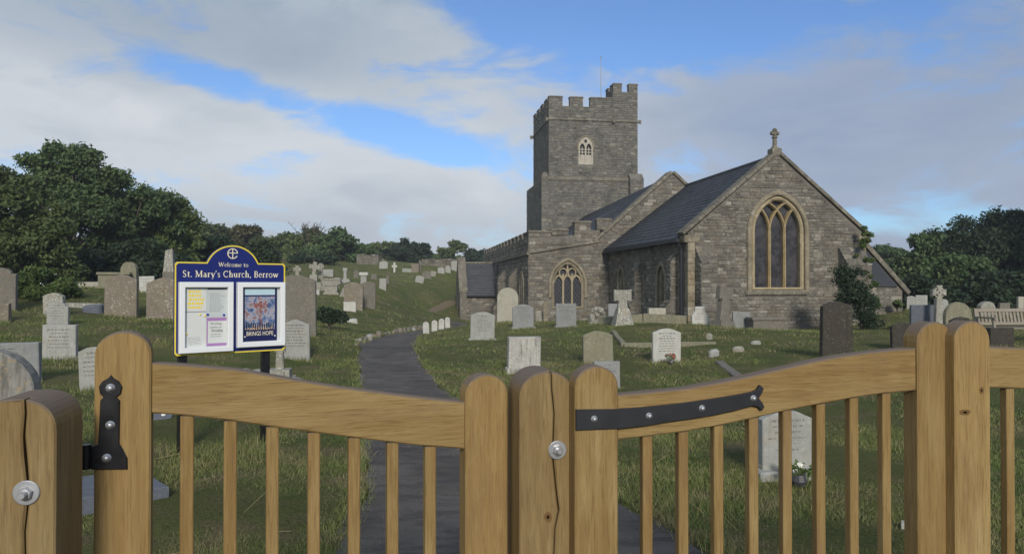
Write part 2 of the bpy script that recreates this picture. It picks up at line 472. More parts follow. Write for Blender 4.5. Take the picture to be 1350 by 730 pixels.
leaf_mat('leaf_dark', (0.047, 0.086, 0.033), (0.124, 0.180, 0.067), (0.080, 0.139, 0.064))
leaf_mat('leaf_mid', (0.059, 0.099, 0.031), (0.146, 0.180, 0.059), (0.106, 0.159, 0.053))
leaf_mat('leaf_olive', (0.053, 0.079, 0.026), (0.127, 0.160, 0.053), (0.094, 0.121, 0.042))
leaf_mat('leaf_deep', (0.017, 0.034, 0.018), (0.051, 0.081, 0.037), (0.031, 0.056, 0.031))
leaf_mat('leaf_rust', (0.05, 0.056, 0.022), (0.125, 0.115, 0.05), (0.075, 0.085, 0.034))
leaf_mat('leaf_ivy', (0.05, 0.085, 0.022), (0.12, 0.17, 0.045), (0.08, 0.12, 0.035))
m_, q, b = mat('bark', 0.95, 0.1)
geo = q.n('ShaderNodeNewGeometry').outputs['Position']
n1 = q.noise(q.map(geo, (8, 8, 1.5)), 3, 5)
q.put(b.inputs['Base Color'], q.mix(n1, (0.05, 0.042, 0.033), (0.14, 0.12, 0.10)))
bump(q, b, n1, 0.8, 0.03)
M = MATS

# ------------------------------------------------------------------ mesh helpers


class MB:
    def __init__(self):
        self.v, self.f, self.tn, self.tint = [], [], [], 0.5
        self.mi, self.m = [], 0

    def add(self, vs, fs):
        k = len(self.v)
        self.v += [tuple(x) for x in vs]
        self.tn += [self.tint] * len(vs)
        self.f += [tuple(i + k for i in f) for f in fs]
        self.mi += [self.m] * len(fs)
        return self

    def box(self, x0, x1, y0, y1, z0, z1, mtx=None):
        vs = [Vector(p) for p in ((x0, y0, z0), (x1, y0, z0), (x1, y1, z0), (x0, y1, z0), (x0, y0, z1), (x1, y0, z1), (x1, y1, z1), (x0, y1, z1))]
        if mtx: vs = [mtx @ p for p in vs]
        return self.add(vs, [(0, 3, 2, 1), (4, 5, 6, 7), (0, 1, 5, 4), (1, 2, 6, 5), (2, 3, 7, 6), (3, 0, 4, 7)])

    def bbox(self, x0, x1, y0, y1, z0, z1, c=0.01, mtx=None):
        """box with chamfered upright and top edges"""
        def ring(i, z): return [(x0 + i + c, y0 + i, z), (x1 - i - c, y0 + i, z), (x1 - i, y0 + i + c, z), (x1 - i, y1 - i - c, z), (x1 - i - c, y1 - i, z), (x0 + i + c, y1 - i, z), (x0 + i, y1 - i - c, z), (x0 + i, y0 + i + c, z)]
        vs = ring(0, z0) + ring(0, z1 - c) + ring(c, z1)
        if mtx: vs = [mtx @ Vector(p) for p in vs]
        fs = [tuple(range(7, -1, -1)), tuple(range(16, 24))]
        for r in (0, 8):
            fs += [(r + i, r + (i + 1) % 8, r + 8 + (i + 1) % 8, r + 8 + i) for i in range(8)]
        return self.add(vs, fs)

    def prism(self, outer, holes=(), y0=0.0, y1=0.1, mtx=None, bev=0.0):
        """polygon in (x, z) pushed from y0 (front) to y1 (back), with real holes; optional chamfer on the front edge"""
        def area(p): return sum(p[i][0] * p[(i + 1) % len(p)][1] - p[(i + 1) % len(p)][0] * p[i][1] for i in range(len(p)))
        outer = list(outer) if area(outer) > 0 else list(outer)[::-1]
        hs = [list(h) if area(h) < 0 else list(h)[::-1] for h in holes]
        loops = [outer] + hs
        tri = tessellate_polygon([[Vector((p[0], p[1], 0)) for p in l] for l in loops])
        flat = [p for l in loops for p in l]
        n = len(flat)
        front = flat
        if bev:
            front = []
            for l in loops:
                k = len(l)
                for i in range(k):
                    a, b_, c_ = Vector(l[i - 1]), Vector(l[i]), Vector(l[(i + 1) % k])
                    d1 = (b_ - a).normalized(); d2 = (c_ - b_).normalized()
                    nn = Vector((-d1.y - d2.y, d1.x + d2.x))
                    if nn.length < 1e-6: nn = Vector((-d1.y, d1.x))
                    nn.normalize()
                    cs = max(0.5, nn.dot(Vector((-d1.y, d1.x))))
                    front.append(tuple(b_ + nn * bev / cs))
        vs = [Vector((p[0], y0, p[1])) for p in front] + [Vector((p[0], y1, p[1])) for p in flat]
        if bev: vs += [Vector((p[0], y0 + bev, p[1])) for p in flat]
        if mtx: vs = [mtx @ p for p in vs]
        fs = []
        for a, b_, c_ in tri:
            A, B, C = flat[a], flat[b_], flat[c_]
            if (B[0] - A[0]) * (C[1] - A[1]) - (C[0] - A[0]) * (B[1] - A[1]) < 0: b_, c_ = c_, b_
            fs.append((a, b_, c_)); fs.append((n + a, n + c_, n + b_))
        k = 0
        e = 2 * n if bev else 0
        for l in loops:
            for i in range(len(l)):
                p_, q_ = k + i, k + (i + 1) % len(l)
                if bev: fs.append((p_, e + p_, e + q_, q_))
                fs.append((e + p_, n + p_, n + q_, e + q_))
            k += len(l)
        return self.add(vs, fs)

    def tube(self, pts, rad, n=8, caps=True):
        pts = [Vector(p) for p in pts]
        if not hasattr(rad, '__len__'): rad = [rad] * len(pts)
        vs, fs = [], []
        up = Vector((0, 0, 1))
        for i, p in enumerate(pts):
            d = (pts[min(i + 1, len(pts) - 1)] - pts[max(i - 1, 0)]).normalized()
            a = d.cross(up if abs(d.z) < 0.95 else Vector((1, 0, 0))).normalized()
            b_ = d.cross(a)
            for k in range(n):
                th = 2 * math.pi * k / n
                vs.append(p + (a * math.cos(th) + b_ * math.sin(th)) * rad[i])
        for i in range(len(pts) - 1):
            for k in range(n):
                fs.append((i * n + k, i * n + (k + 1) % n, (i + 1) * n + (k + 1) % n, (i + 1) * n + k))
        if caps:
            fs.append(tuple(range(n - 1, -1, -1))); fs.append(tuple((len(pts) - 1) * n + k for k in range(n)))
        return self.add(vs, fs)

    def bar(self, pts, wd, y0, y1, mtx=None):
        """flat bar of width wd swept along a polyline in (x, z), from y0 to y1"""
        P = [Vector(p) for p in pts]
        vs, fs = [], []
        for i, p in enumerate(P):
            d = (P[min(i + 1, len(P) - 1)] - P[max(i - 1, 0)]).normalized()
            nn = Vector((-d.y, d.x)) * wd / 2
            for s_, y in ((1, y0), (-1, y0), (-1, y1), (1, y1)):
                vs.append(Vector((p.x + nn.x * s_, y, p.y + nn.y * s_)))
        if mtx: vs = [mtx @ p for p in vs]
        for i in range(len(P) - 1):
            for k in range(4):
                fs.append((i * 4 + k, i * 4 + (k + 1) % 4, i * 4 + 4 + (k + 1) % 4, i * 4 + 4 + k))
        fs.append((3, 2, 1, 0)); e = len(P) * 4 - 4
        fs.append((e, e + 1, e + 2, e + 3))
        return self.add(vs, fs)

    def lathe(self, prof, n=16, mtx=None):
        """profile of (r, z) turned round z"""
        vs, fs = [], []
        for r, z in prof:
            for k in range(n):
                a = 2 * math.pi * k / n
                vs.append(Vector((r * math.cos(a), r * math.sin(a), z)))
        if mtx: vs = [mtx @ p for p in vs]
        for i in range(len(prof) - 1):
            for k in range(n):
                fs.append((i * n + k, i * n + (k + 1) % n, i * n + n + (k + 1) % n, i * n + n + k))
        fs.append(tuple(range(n - 1, -1, -1))); e = (len(prof) - 1) * n
        fs.append(tuple(e + k for k in range(n)))
        return self.add(vs, fs)

    def mesh(self, name, mats):
        me = bpy.data.meshes.new(name)
        me.from_pydata(self.v, [], self.f)
        for m_ in (mats if isinstance(mats, (list, tuple)) else [mats]): me.materials.append(M[m_])
        if len(me.materials) > 1: me.polygons.foreach_set('material_index', self.mi)
        at = me.attributes.new('tint', 'FLOAT', 'POINT')
        at.data.foreach_set('value', self.tn)
        me.update()
        return me


def link(name, me, parent=None, smooth=False, **props):
    o = bpy.data.objects.new(name, me)
    COL.objects.link(o)
    if parent: o.parent = parent
    if smooth: me.polygons.foreach_set('use_smooth', [True] * len(me.polygons))
    for k, v in props.items(): o[k] = v
    return o


def obj(name, mb, mats, parent=None, smooth=False, **props):
    return link(name, mb.mesh(name, mats), parent, smooth, **props)


def thing(name, label, category, loc=(0, 0, 0), rot=0.0, group=None):
    o = bpy.data.objects.new(name, None)
    COL.objects.link(o)
    o.empty_display_size = 0.2
    o.location = loc
    o.rotation_euler = (0, 0, rot)
    o['label'] = label; o['category'] = category
    if group: o['group'] = group
    return o


def tag(o, label, category, group=None):
    o['label'] = label; o['category'] = category
    if group: o['group'] = group
    return o


def np_mesh(name, V, Q, matname, tint=None, parent=None, **props):
    """fast mesh from numpy arrays; Q is (n,3) or (n,4)"""
    me = bpy.data.meshes.new(name)
    k = Q.shape[1]
    me.vertices.add(len(V)); me.vertices.foreach_set('co', V.astype(np.float32).ravel())
    me.loops.add(Q.size); me.loops.foreach_set('vertex_index', Q.astype(np.int32).ravel())
    me.polygons.add(len(Q))
    me.polygons.foreach_set('loop_start', np.arange(0, Q.size, k, dtype=np.int32))
    me.polygons.foreach_set('loop_total', np.full(len(Q), k, dtype=np.int32))
    me.materials.append(M[matname])
    if tint is not None:
        at = me.attributes.new('tint', 'FLOAT', 'POINT'); at.data.foreach_set('value', tint.astype(np.float32))
    me.update(calc_edges=True)
    return link(name, me, parent, **props)


def at(u, Y, v=VH):
    """world point seen at photo pixel (u, v) at distance Y along the view axis"""
    return Vector(((u - CU) / F * Y, Y, H - (v - VH) / F * Y))

# ------------------------------------------------------------------ what stands where (photo pixel columns/rows and distance in metres)
# u0, u1, top, base, distance, outline, material, turn in degrees, options, label
GS = [
 (-80, 36, 462, 660, 5.4, 'round', 'hs_streak', 16, dict(th=.17, streak=1), 'large round topped headstone stained by lichen behind the gate post at the edge'),
 (-28, 49, 452, 506, 11.5, 'flat', 'hs_bluegrey', 10, dict(th=.10, ins=1), 'low flat topped blue grey headstone behind the large lichen stained one'),
 (57, 99, 428, 474, 14.0, 'flat', 'hs_grey', 6, dict(ins=1, th=.1), 'square flat topped pale grey headstone in front of a shouldered one'),
 (62, 89, 398, 430, 17.0, 'shoulder', 'hs_grey', 6, dict(ins=1, th=.09), 'small shouldered grey headstone directly behind the square flat topped one'),
 (57, 82, 386, 414, 19.0, 'segment', 'hs_lichen', 4, dict(th=.16), 'weathered white blotched headstone standing in front of the flowering bush'),
 (-18, 19, 353, 411, 20.0, 'shoulder', 'hs_taupe', 8, dict(th=.13), 'tall brown headstone with pale lichened top cut by the picture edge'),
 (-16, 11, 400, 427, 18.0, 'flat', 'hs_brown', 4, dict(th=.12), 'short brown lichened stone at the foot of the tall one by the picture edge'),
 (106, 142, 457, 513, 11.0, 'segment', 'hs_grey', 4, dict(ins=1, th=.08, lean=-3), 'grey headstone half hidden behind the tall gate stile with the black hinge'),
 (138, 179, 362, 420, 20.0, 'segment', 'hs_brown', 4, dict(th=.13), 'broad rusty brown headstone standing clear on the grass left of the notice board'),
 (159, 179, 345, 379, 26.0, 'round', 'hs_green', 4, dict(th=.2), 'narrow round topped mossy stone behind the chest tomb under the trees'),
 (184, 203, 364, 386, 25.0, 'flat', 'hs_white', 6, dict(th=.09, ins=1), 'small white square headstone between two brown ones under the trees'),
 (193, 240, 366, 422, 19.5, 'segment', 'hs_brown', 3, dict(th=.13, spots=1), 'broad brown headstone speckled with white lichen beside the notice board'),
 (362, 416, 362, 437, 18.0, 'segment', 'hs_taupe', 4, dict(th=.12), 'tall wide taupe headstone just right of the notice board'),
 (370, 408, 421, 475, 15.5, 'pointed', 'hs_grey', 4, dict(th=.09, ins=1), 'grey headstone with shallow pointed top in front of the tall taupe one'),
 (453, 478, 372, 409, 34.0, 'segment', 'hs_brown', 4, dict(th=.15), 'left stone of the pair of brown headstones on the left bank'),
 (475, 495, 371, 404, 35.5, 'segment', 'hs_taupe', 4, dict(th=.15), 'right stone of the pair of brown headstones on the left bank'),
 (453, 469, 398, 409, 31.5, 'flat', 'hs_white', 4, dict(th=.12), 'small white block headstone at the foot of the paired brown stones'),
 (620, 652, 411, 449, 21.0, 'ogee', 'hs_grey', 6, dict(th=.09, ins=1, plinth=1), 'grey headstone nearest the tarmac path with a shouldered top and stone plinth'),
 (676, 704, 401, 433, 26.0, 'segment', 'hs_bluegrey', 6, dict(th=.09, ins=1, plinth=1), 'blue grey headstone in front of the large pale round topped one'),
 (655, 683, 379, 424, 30.0, 'round', 'hs_cream', 6, dict(th=.14), 'large cream round topped headstone near the porch'),
 (733, 760, 400, 433, 26.0, 'flat', 'hs_bluegrey', 6, dict(th=.09, ins=1, plinth=1), 'square blue grey headstone below the three light church window'),
 (670, 713, 444, 491, 14.0, 'flat', 'hs_streakpale', 9, dict(th=.2, plinth=2, streak=1), 'squat white block headstone streaked with black lichen by the centre gate post'),
 (769, 809, 436, 480, 15.5, 'segment', 'hs_taupe', 6, dict(th=.12, grey=1), 'weathered grey brown headstone with curved top behind a lower pale one'),
 (783, 818, 476, 516, 12.5, 'flat', 'hs_bluegrey', 6, dict(th=.08, ins=1), 'low pale grey headstone partly hidden by the rounded stile of the field gate'),
 (802, 827, 400, 426, 26.0, 'flat', 'hs_bluegrey', 6, dict(th=.08), 'blue grey headstone directly behind the stone cross on a tapered base'),
 (860, 898, 433, 478, 15.8, 'ogee', 'hs_white', 6, dict(th=.09, ins=1), 'white headstone with lettering and red flowers at its foot'),
 (855, 878, 406, 424, 25.2, 'flat', 'hs_cream', 6, dict(th=.2), 'small square cream stone under the lancet window of the chancel'),
 (912, 935, 404, 428, 24.2, 'gothic', 'hs_white', 6, dict(th=.09, ins=1), 'white headstone with cut shoulders against the stepped buttress'),
 (966, 990, 411, 435, 24.2, 'flat', 'hs_bluegrey', 6, dict(th=.09, ins=1), 'small blue grey headstone under the large east window beside the leaning shaft'),
 (1083, 1125, 397, 471, 15.0, 'segment', 'hs_dark', 6, dict(th=.13), 'tall dark headstone in front of the overgrown bush at the church corner'),
 (1195, 1207, 390, 407, 29.0, 'segment', 'hs_grey', 4, dict(th=.08, ins=1), 'narrow pale headstone with curved top near the vestry corner'),
 (1207, 1223, 389, 407, 29.0, 'flat', 'hs_grey', 4, dict(th=.08, ins=1), 'pale square headstone right beside the narrow curved one'),
 (1200, 1232, 402, 437, 22.0, 'flat', 'hs_slate', 6, dict(th=.08), 'dark slate headstone left of the celtic cross'),
 (1238, 1250, 394, 420, 25.0, 'round', 'hs_grey', 4, dict(th=.1), 'pale grey round topped headstone close behind the celtic cross'),
 (1245, 1283, 398, 436, 20.0, 'round', 'hs_lichen', 8, dict(th=.13, grey=1), 'wide round topped lichened headstone above the pair of gate stiles'),
 (1176, 1207, 425, 462, 16.5, 'segment', 'hs_dark', 4, dict(th=.1), 'dark brown headstone just left of the gate stile'),
 (1255, 1285, 418, 466, 14.0, 'segment', 'hs_dark', 4, dict(th=.12), 'dark headstone seen in the notch between the two gate stiles'),
 (1305, 1338, 432, 458, 16.0, 'flat', 'hs_dark', 4, dict(th=.15), 'low dark stone in front of the wooden bench'),
 (1292, 1313, 397, 417, 25.0, 'round', 'hs_lichen', 4, dict(th=.2), 'white blotched rounded stone behind the end of the bench'),
 (1318, 1332, 399, 417, 25.0, 'flat', 'hs_taupe', 4, dict(th=.1), 'brown square headstone peeping over the back of the bench'),
 (1342, 1350, 391, 412, 27.0, 'flat', 'hs_cream', 4, dict(th=.1), 'narrow pale stone behind the bench at the right picture edge'),
 (1003, 1072, 541, 628, 6.2, 'ogee', 'hs_grey', 8, dict(th=.08, ins=2, plinth=1), 'small pale lettered headstone with white flowers seen through the field gate'),
 # the bank behind on the left
 (425, 439, 355, 365, 55.0, 'flat', 'hs_grey', 4, dict(th=.3), 'grey block monument at the top of the left bank under the trees'),
 (500, 509, 367, 380, 45.0, 'flat', 'hs_grey', 4, dict(th=.12), 'small dark grey headstone on open grass right of the paired brown stones'),
 (509, 513, 363, 371, 47.0, 'flat', 'hs_taupe', 4, dict(th=.12), 'thin post like marker just behind the small dark grey headstone'),
 (500, 511, 344, 354, 62.0, 'segment', 'hs_grey', 4, dict(th=.2), 'wide grey headstone on the skyline of the bank left of the white cross'),
 (542, 552, 347, 360, 60.0, 'flat', 'hs_brown', -6, dict(th=.3), 'tan block monument with two faces on the skyline of the bank'),
 (552, 555, 343, 358, 60.5, 'flat', 'hs_taupe', 4, dict(th=.2), 'thin upright stone touching the tan block monument'),
 (547, 558, 363, 371, 54.0, 'segment', 'hs_grey', 14, dict(th=.15, lean=12), 'leaning grey stone just below the tan block monument'),
 (557, 569, 357, 366, 57.0, 'segment', 'hs_taupe', 10, dict(th=.15, lean=-8), 'brown leaning stone behind the leaning grey one on the bank'),
 (577, 586, 352, 361, 60.0, 'segment', 'hs_grey', 4, dict(th=.15), 'small grey headstone with a stub cross near the porch skyline'),
 (595, 604, 344, 356, 62.0, 'flat', 'hs_grey', 4, dict(th=.15), 'square grey headstone on the skyline beside the porch gable'),
 (408, 418, 361, 372, 50.0, 'segment', 'hs_lichen', 4, dict(th=.2), 'whitish lichened headstone beside the ivy clad cross on the bank'),
 (415, 425, 372, 384, 45.0, 'segment', 'hs_lichen', -8, dict(th=.2, lean=-8), 'tilted pale stone just left of the chest tomb on the bank'),
 (414, 421, 382, 388, 42.0, 'flat', 'hs_white', 4, dict(th=.2), 'tiny white block at the foot of the tilted pale stone'),
 (440, 448, 366, 375, 49.0, 'flat', 'hs_lichen', 4, dict(th=.2), 'small lichened stone behind the chest tomb on the bank'),
 (433, 441, 370, 378, 48.5, 'segment', 'hs_lichen', 4, dict(th=.2), 'pale stub stone just above the chest tomb in the middle of the bank'),
 (466, 473, 356, 366, 53.0, 'round', 'hs_taupe', 4, dict(th=.15), 'small brown stone right of the slim grey cross on the bank'),
 (587, 594, 350, 358, 60.5, 'round', 'hs_grey', 4, dict(th=.15), 'little rounded grey stone between the two grey ones near the porch skyline'),
 (567, 574, 357, 364, 58.5, 'flat', 'hs_lichen', 16, dict(th=.2, lean=14), 'tilted pale fragment right of the two leaning stones on the bank'),
 (489, 497, 361, 367, 49.0, 'flat', 'hs_taupe', 4, dict(th=.2), 'low brown stub stone right of the white capped pedestal'),
 (448, 454, 379, 391, 42.0, 'flat', 'hs_lichen', 24, dict(th=.15, lean=22), 'slab leaning sideways against the chest tomb on the bank'),
]
PEGS = [(558, 566, 424, 440, 24.2), (569, 576.5, 422, 436.5, 25.4), (578, 585.5, 420, 433.5, 26.6), (587, 593.5, 418, 430.5, 28.0)]


def gz(v, Y): return H - (v - VH) / F * Y


# ------------------------------------------------------------------ terrain
ctrl = []
for g_ in GS:
    ctrl.append((((g_[0] + g_[1]) / 2 - CU) / F * g_[4], g_[4], gz(g_[3], g_[4])))
for p_ in PEGS: ctrl.append((((p_[0] + p_[1]) / 2 - CU) / F * p_[4], p_[4], gz(p_[3], p_[4])))
ctrl += [(0, 0, 0), (-3, 2, 0), (3, 2, 0), (-1.2, 5, 0), (1, 5, 0), (-2.2, 10, 0), (-.7, 10, 0), (-3.5, 16.5, 0), (-2.1, 16.5, 0), (-3.9, 20, 0), (-2.7, 20, .0), (-3.3, 25, -.03), (-3.0, 28, -.14),
         (-2.7, 32, -.42), (-2.5, 37, -.75), (-3.2, 43, -.98), (-4.14, 52, .5), (-4.6, 50, .15), (-5.15, 47.8, -.15), (-4.6, 54, .9), (-2, 46, -.8), (-6, 3, 0), (7, 3, 0), (8, 9, 0), (14, 12, -.05), (20, 20, 0), (12, 30, 0), (16, 36, .1), (28, 36, .3), (6, 26, 0), (10, 26.5, 0), (1, 36, -.24), (4, 36, -.2), (-1, 50, -.95), (0, 60, -.9), (10, 60, -.5), (25, 60, .5), (45, 50, 1.0), (40, 20, .2),
         (-12, 27, 1.25), (-18, 28, 1.5), (-22, 35, 2.4), (-20, 20, .9), (-30, 30, 2.4), (-25, 70, 4.8), (-14, 70, 3.6), (-35, 60, 5.2), (-9, 75, 3.6), (-5, 80, 3.3), (3, 90, 2.6), (-9.4, 30, .55), (-6.6, 48, .5), (-5.9, 41, .0), (-6.0, 46, .1), (-6.3, 55, 1.6), (-8.5, 55, 1.8), (-8.5, 42, .75),
         (-30, 3, .3), (30, 3, 0), (0, -20, 0), (-40, -20, 0), (40, -20, 0), (-60, 40, 4), (60, 90, 1.5), (-60, 110, 6), (0, 130, 3.0), (80, 30, .5), (90, -10, 0), (-90, 0, 1.5), (-20, 120, 5)]
CT = np.array(ctrl, float)


def _phi(d2): return 0.5 * d2 * np.log(np.maximum(d2, 1e-9))


def _tps_fit(C, lam):
    n = len(C)
    d2 = ((C[:, None, :2] - C[None, :, :2]) ** 2).sum(-1)
    A = np.zeros((n + 3, n + 3)); A[:n, :n] = _phi(d2) + lam * np.eye(n)
    P = np.c_[np.ones(n), C[:, :2]]
    A[:n, n:] = P; A[n:, :n] = P.T
    return np.linalg.solve(A, np.r_[C[:, 2], 0, 0, 0])


TW = _tps_fit(CT, 1.5)


def HT(x, y):
    """ground height at (x, y), arrays or numbers"""
    x = np.asarray(x, float); y = np.asarray(y, float)
    sh = x.shape
    xf, yf = np.clip(x.ravel(), -120, 120), np.clip(y.ravel(), -40, 150)
    out = np.empty(len(xf))
    for i in range(0, len(xf), 20000):
        X, Y = xf[i:i + 20000], yf[i:i + 20000]
        d2 = (X[:, None] - CT[None, :, 0]) ** 2 + (Y[:, None] - CT[None, :, 1]) ** 2
        out[i:i + 20000] = _phi(d2) @ TW[:-3] + TW[-3] + TW[-2] * X + TW[-1] * Y
    out = np.clip(out, -1.2, 7.5)
    far = np.clip((np.hypot(x.ravel(), y.ravel()) - 130) / 200, 0, 1)
    out = out * (1 - far * far * (3 - 2 * far))
    return out.reshape(sh)


def hz(x, y): return float(HT(np.array([x]), np.array([y]))[0])


PATH = np.array([(-6, -.75, 1.6), (0, -.75, 1.55), (2, -.85, 1.45), (4.42, -1.07, 1.19), (5.5, -1.10, .83), (6.97, -1.39, .36), (10.1, -2.05, -.65), (12.5, -2.57, -1.25), (16.5, -3.42, -2.09), (19.6, -3.94, -2.58), (22.4, -3.98, -2.86), (24.1, -3.76, -2.92), (25.7, -3.4, -2.6), (28, -3.0, -1.9), (32, -3.0, -1.8), (38, -3.0, -1.8), (44, -3.6, -2.5), (46, -3.9, -2.8)])


def path_lr(y): return np.interp(y, PATH[:, 0], PATH[:, 1]), np.interp(y, PATH[:, 0], PATH[:, 2])


def path_in(x, y):
    """how far inside the path (metres, positive inside)"""
    l, r = path_lr(y)
    d = np.minimum(x - l, r - x)
    return np.where((y > -6) & (y < 46), d, -9.0)


def axis(lo, hi, c0, c1, fine_, grow):
    a = list(np.arange(c0, c1, fine_))
    s_, p_ = fine_, a[-1]
    while p_ < hi: s_ *= grow; p_ += s_; a.append(p_)
    s_, p_ = fine_, a[0]
    while p_ > lo: s_ *= grow; p_ -= s_; a.insert(0, p_)
    return np.array(a)


gx = axis(-800, 800, -9, 9, .22, 1.06)
gy = axis(-300, 1200, -2, 55, .24, 1.06)
GX, GY = np.meshgrid(gx, gy)
GZ = HT(GX, GY)
bumpy = 0.03 * np.sin(GX * 1.7 + 1.3 * np.sin(GY * .9)) * np.cos(GY * 1.4 + np.sin(GX * 1.1)) + 0.016 * np.sin(GX * 4.1 + GY * 2.7) * np.sin(GY * 3.6 - GX * 1.9)
pin = path_in(GX, GY)
bumpy *= np.clip(-pin / .4, 0, 1) * np.clip(1.2 - np.hypot(GX, GY) / 90, 0, 1)
GZ = GZ + bumpy - 0.06 * np.clip((pin + .05) / .2, 0, 1) + 0.025 * np.clip((pin + .35) / .3, 0, 1) * (pin < 0)
ny, nx = GX.shape
idx = np.arange(nx * ny).reshape(ny, nx)
Q = np.stack([idx[:-1, :-1], idx[:-1, 1:], idx[1:, 1:], idx[1:, :-1]], -1).reshape(-1, 4)
o = np_mesh('ground', np.stack([GX, GY, GZ], -1).reshape(-1, 3), Q, 'turf', kind='structure')
o.data.polygons.foreach_set('use_smooth', [True] * len(o.data.polygons))

ys = np.r_[np.arange(-6, 30, .25), np.arange(30, 46.1, .8)]
V, Qs = [], []
nc = 9
for i, y in enumerate(ys):
    l, r = path_lr(y)
    l += .05 * math.sin(y * 2.3) + .03 * math.sin(y * 5.9); r += .05 * math.sin(y * 1.9 + 1) + .03 * math.sin(y * 6.7)
    for k in range(nc):
        x = l + (r - l) * k / (nc - 1)
        V.append((x, y, 0))
V = np.array(V, float)
V[:, 2] = HT(V[:, 0], V[:, 1]) + .004
n_ = len(ys)
idx = np.arange(n_ * nc).reshape(n_, nc)
Q = np.stack([idx[:-1, :-1], idx[:-1, 1:], idx[1:, 1:], idx[1:, :-1]], -1).reshape(-1, 4)
np_mesh('path', V, Q, 'tarmac', kind='structure')

# worn earth track climbing the bank beside the porch
tr = [(597, 394, 52), (592, 398, 51), (585, 402, 50), (577, 406.5, 49), (567, 411, 47.5)]
V = []
NT_ = 22
for i in range(NT_):
    k = i / (NT_ - 1) * (len(tr) - 1)
    u = np.interp(k, range(5), [q_[0] for q_ in tr]); Y = np.interp(k, range(5), [q_[2] for q_ in tr])
    wd = np.interp(k, range(5), (.5, .75, .8, .7, .2)) * (1 + .15 * math.sin(i * 2.3))
    x = (u - CU) / F * Y
    for j in range(8): V.append((x + (j / 7 - .5) * 1.3 * wd + .06 * math.sin(i * 1.7), Y + (j / 7 - .5) * 1.6 * wd, 0))
V = np.array(V, float); V[:, 2] = HT(V[:, 0], V[:, 1]) + .035
V = V.reshape(NT_, 8, 3); V[:, 0, 2] -= .06; V[:, -1, 2] -= .06; V[0, :, 2] -= .06; V[-1, :, 2] -= .06; V = V.reshape(-1, 3)
idx = np.arange(NT_ * 8).reshape(-1, 8)
Q = np.stack([idx[1:, :-1], idx[1:, 1:], idx[:-1, 1:], idx[:-1, :-1]], -1).reshape(-1, 4)
np_mesh('dirt_track', V, Q, 'soil', kind='structure')

# ------------------------------------------------------------------ church frame (local x runs along the east gable, y away along the nave)
CX, CY, CA = 6.15, 26.0, R(8)
church = thing('church', 'grey rubble stone parish church with a battlemented west tower and slate roofs', 'church', (CX, CY, 0), CA)


def cl(x, y):
    """world to church-local"""
    dx, dy = x - CX, y - CY
    return dx * np.cos(CA) + dy * np.sin(CA), -dx * np.sin(CA) + dy * np.cos(CA)


def in_church(x, y, pad=0.0):
    s_, t_ = cl(x, y)
    a = (s_ > -pad) & (s_ < 6.7 + pad) & (t_ > -pad) & (t_ < 11)
    b_ = (s_ > -4.0 - pad) & (s_ < 11) & (t_ > 10.2 - pad) & (t_ < 40)
    c_ = (s_ > -6.4 - pad) & (s_ < -3.9) & (t_ > 23 - pad) & (t_ < 26.6 + pad)
    d_ = (s_ > 6.6) & (s_ < 9.4 + pad) & (t_ > 1.4 - pad) & (t_ < 8)
    return a | b_ | c_ | d_


def arch(c, w_, zs, rise, zb, n=9):
    """outline of a two-centred arch opening, from the sill up and round; centre c, half width w_, springing zs"""
    rr = (rise * rise + w_ * w_) / (2 * w_)
    pts = [(c + w_, zb), (c + w_, zs)]
    a1 = math.acos(max(-1, min(1, (rr - w_) / rr)))
    for k in range(1, n + 1):
        a = a1 * k / n
        pts.append((c + w_ - rr + rr * math.cos(a), zs + rr * math.sin(a)))
    for k in range(n - 1, -1, -1):
        a = a1 * k / n
        pts.append((c - w_ + rr - rr * math.cos(a), zs + rr * math.sin(a)))
    pts.append((c - w_, zb))
    return pts


def arch_x(c, w_, zs, rise, zb):
    """x range of the arch opening at height z, or None"""
    rr = (rise * rise + w_ * w_) / (2 * w_)
    def f(z):
        if z <= zb or z >= zs + rise: return None
        if z <= zs: return (c - w_, c + w_)
        d = math.sqrt(max(0, rr * rr - (z - zs) ** 2))
        hw = d - (rr - w_)
        return (c - hw, c + hw) if hw > 0 else None
    return f


def stones(rng, z0, z1, ch, wlo, whi, holes=(), seed=1, gap_=.008):
    """coursed rubble: rectangles (x0, x1, z0, z1) filling the range rng(z) less the holes"""
    r_ = random.Random(seed)
    out = []
    z = z0
    while z < z1 - .04:
        h_ = min(r_.uniform(*ch), z1 - z)
        za, zb = z + gap_ / 2, z + h_ - gap_ / 2
        a, b_ = rng(za), rng(zb)
        z += h_
        if a is None or b_ is None: continue
        iv = [(max(a[0], b_[0]), min(a[1], b_[1]))]
        for hf in holes:
            cut = [c for c in (hf(za), hf((za + zb) / 2), hf(zb)) if c]
            if not cut: continue
            lo, hi = min(c[0] for c in cut), max(c[1] for c in cut)
            nv = []
            for p_, q_ in iv:
                if hi <= p_ or lo >= q_: nv.append((p_, q_)); continue
                if lo > p_: nv.append((p_, lo))
                if hi < q_: nv.append((hi, q_))
            iv = nv
        for p_, q_ in iv:
            x = p_
            while x < q_ - .05:
                wd = r_.uniform(wlo, whi)
                if q_ - x - wd < wlo * .6: wd = q_ - x
                if wd > .05:
                    j = r_.uniform(-.008, .008)
                    if h_ > .14 and wd < .36 and r_.random() < .35:      # two thin stones in one deep course
                        zm = (za + zb) / 2 + r_.uniform(-.02, .02)
                        out.append((x + gap_ / 2, x + wd - gap_ / 2, za, zm - gap_ / 2)); out.append((x + gap_ / 2, x + wd - gap_ / 2, zm + gap_ / 2, zb))
                    else:
                        out.append((x + gap_ / 2, x + wd - gap_ / 2, za + j, zb + j))
                x += wd
    return out


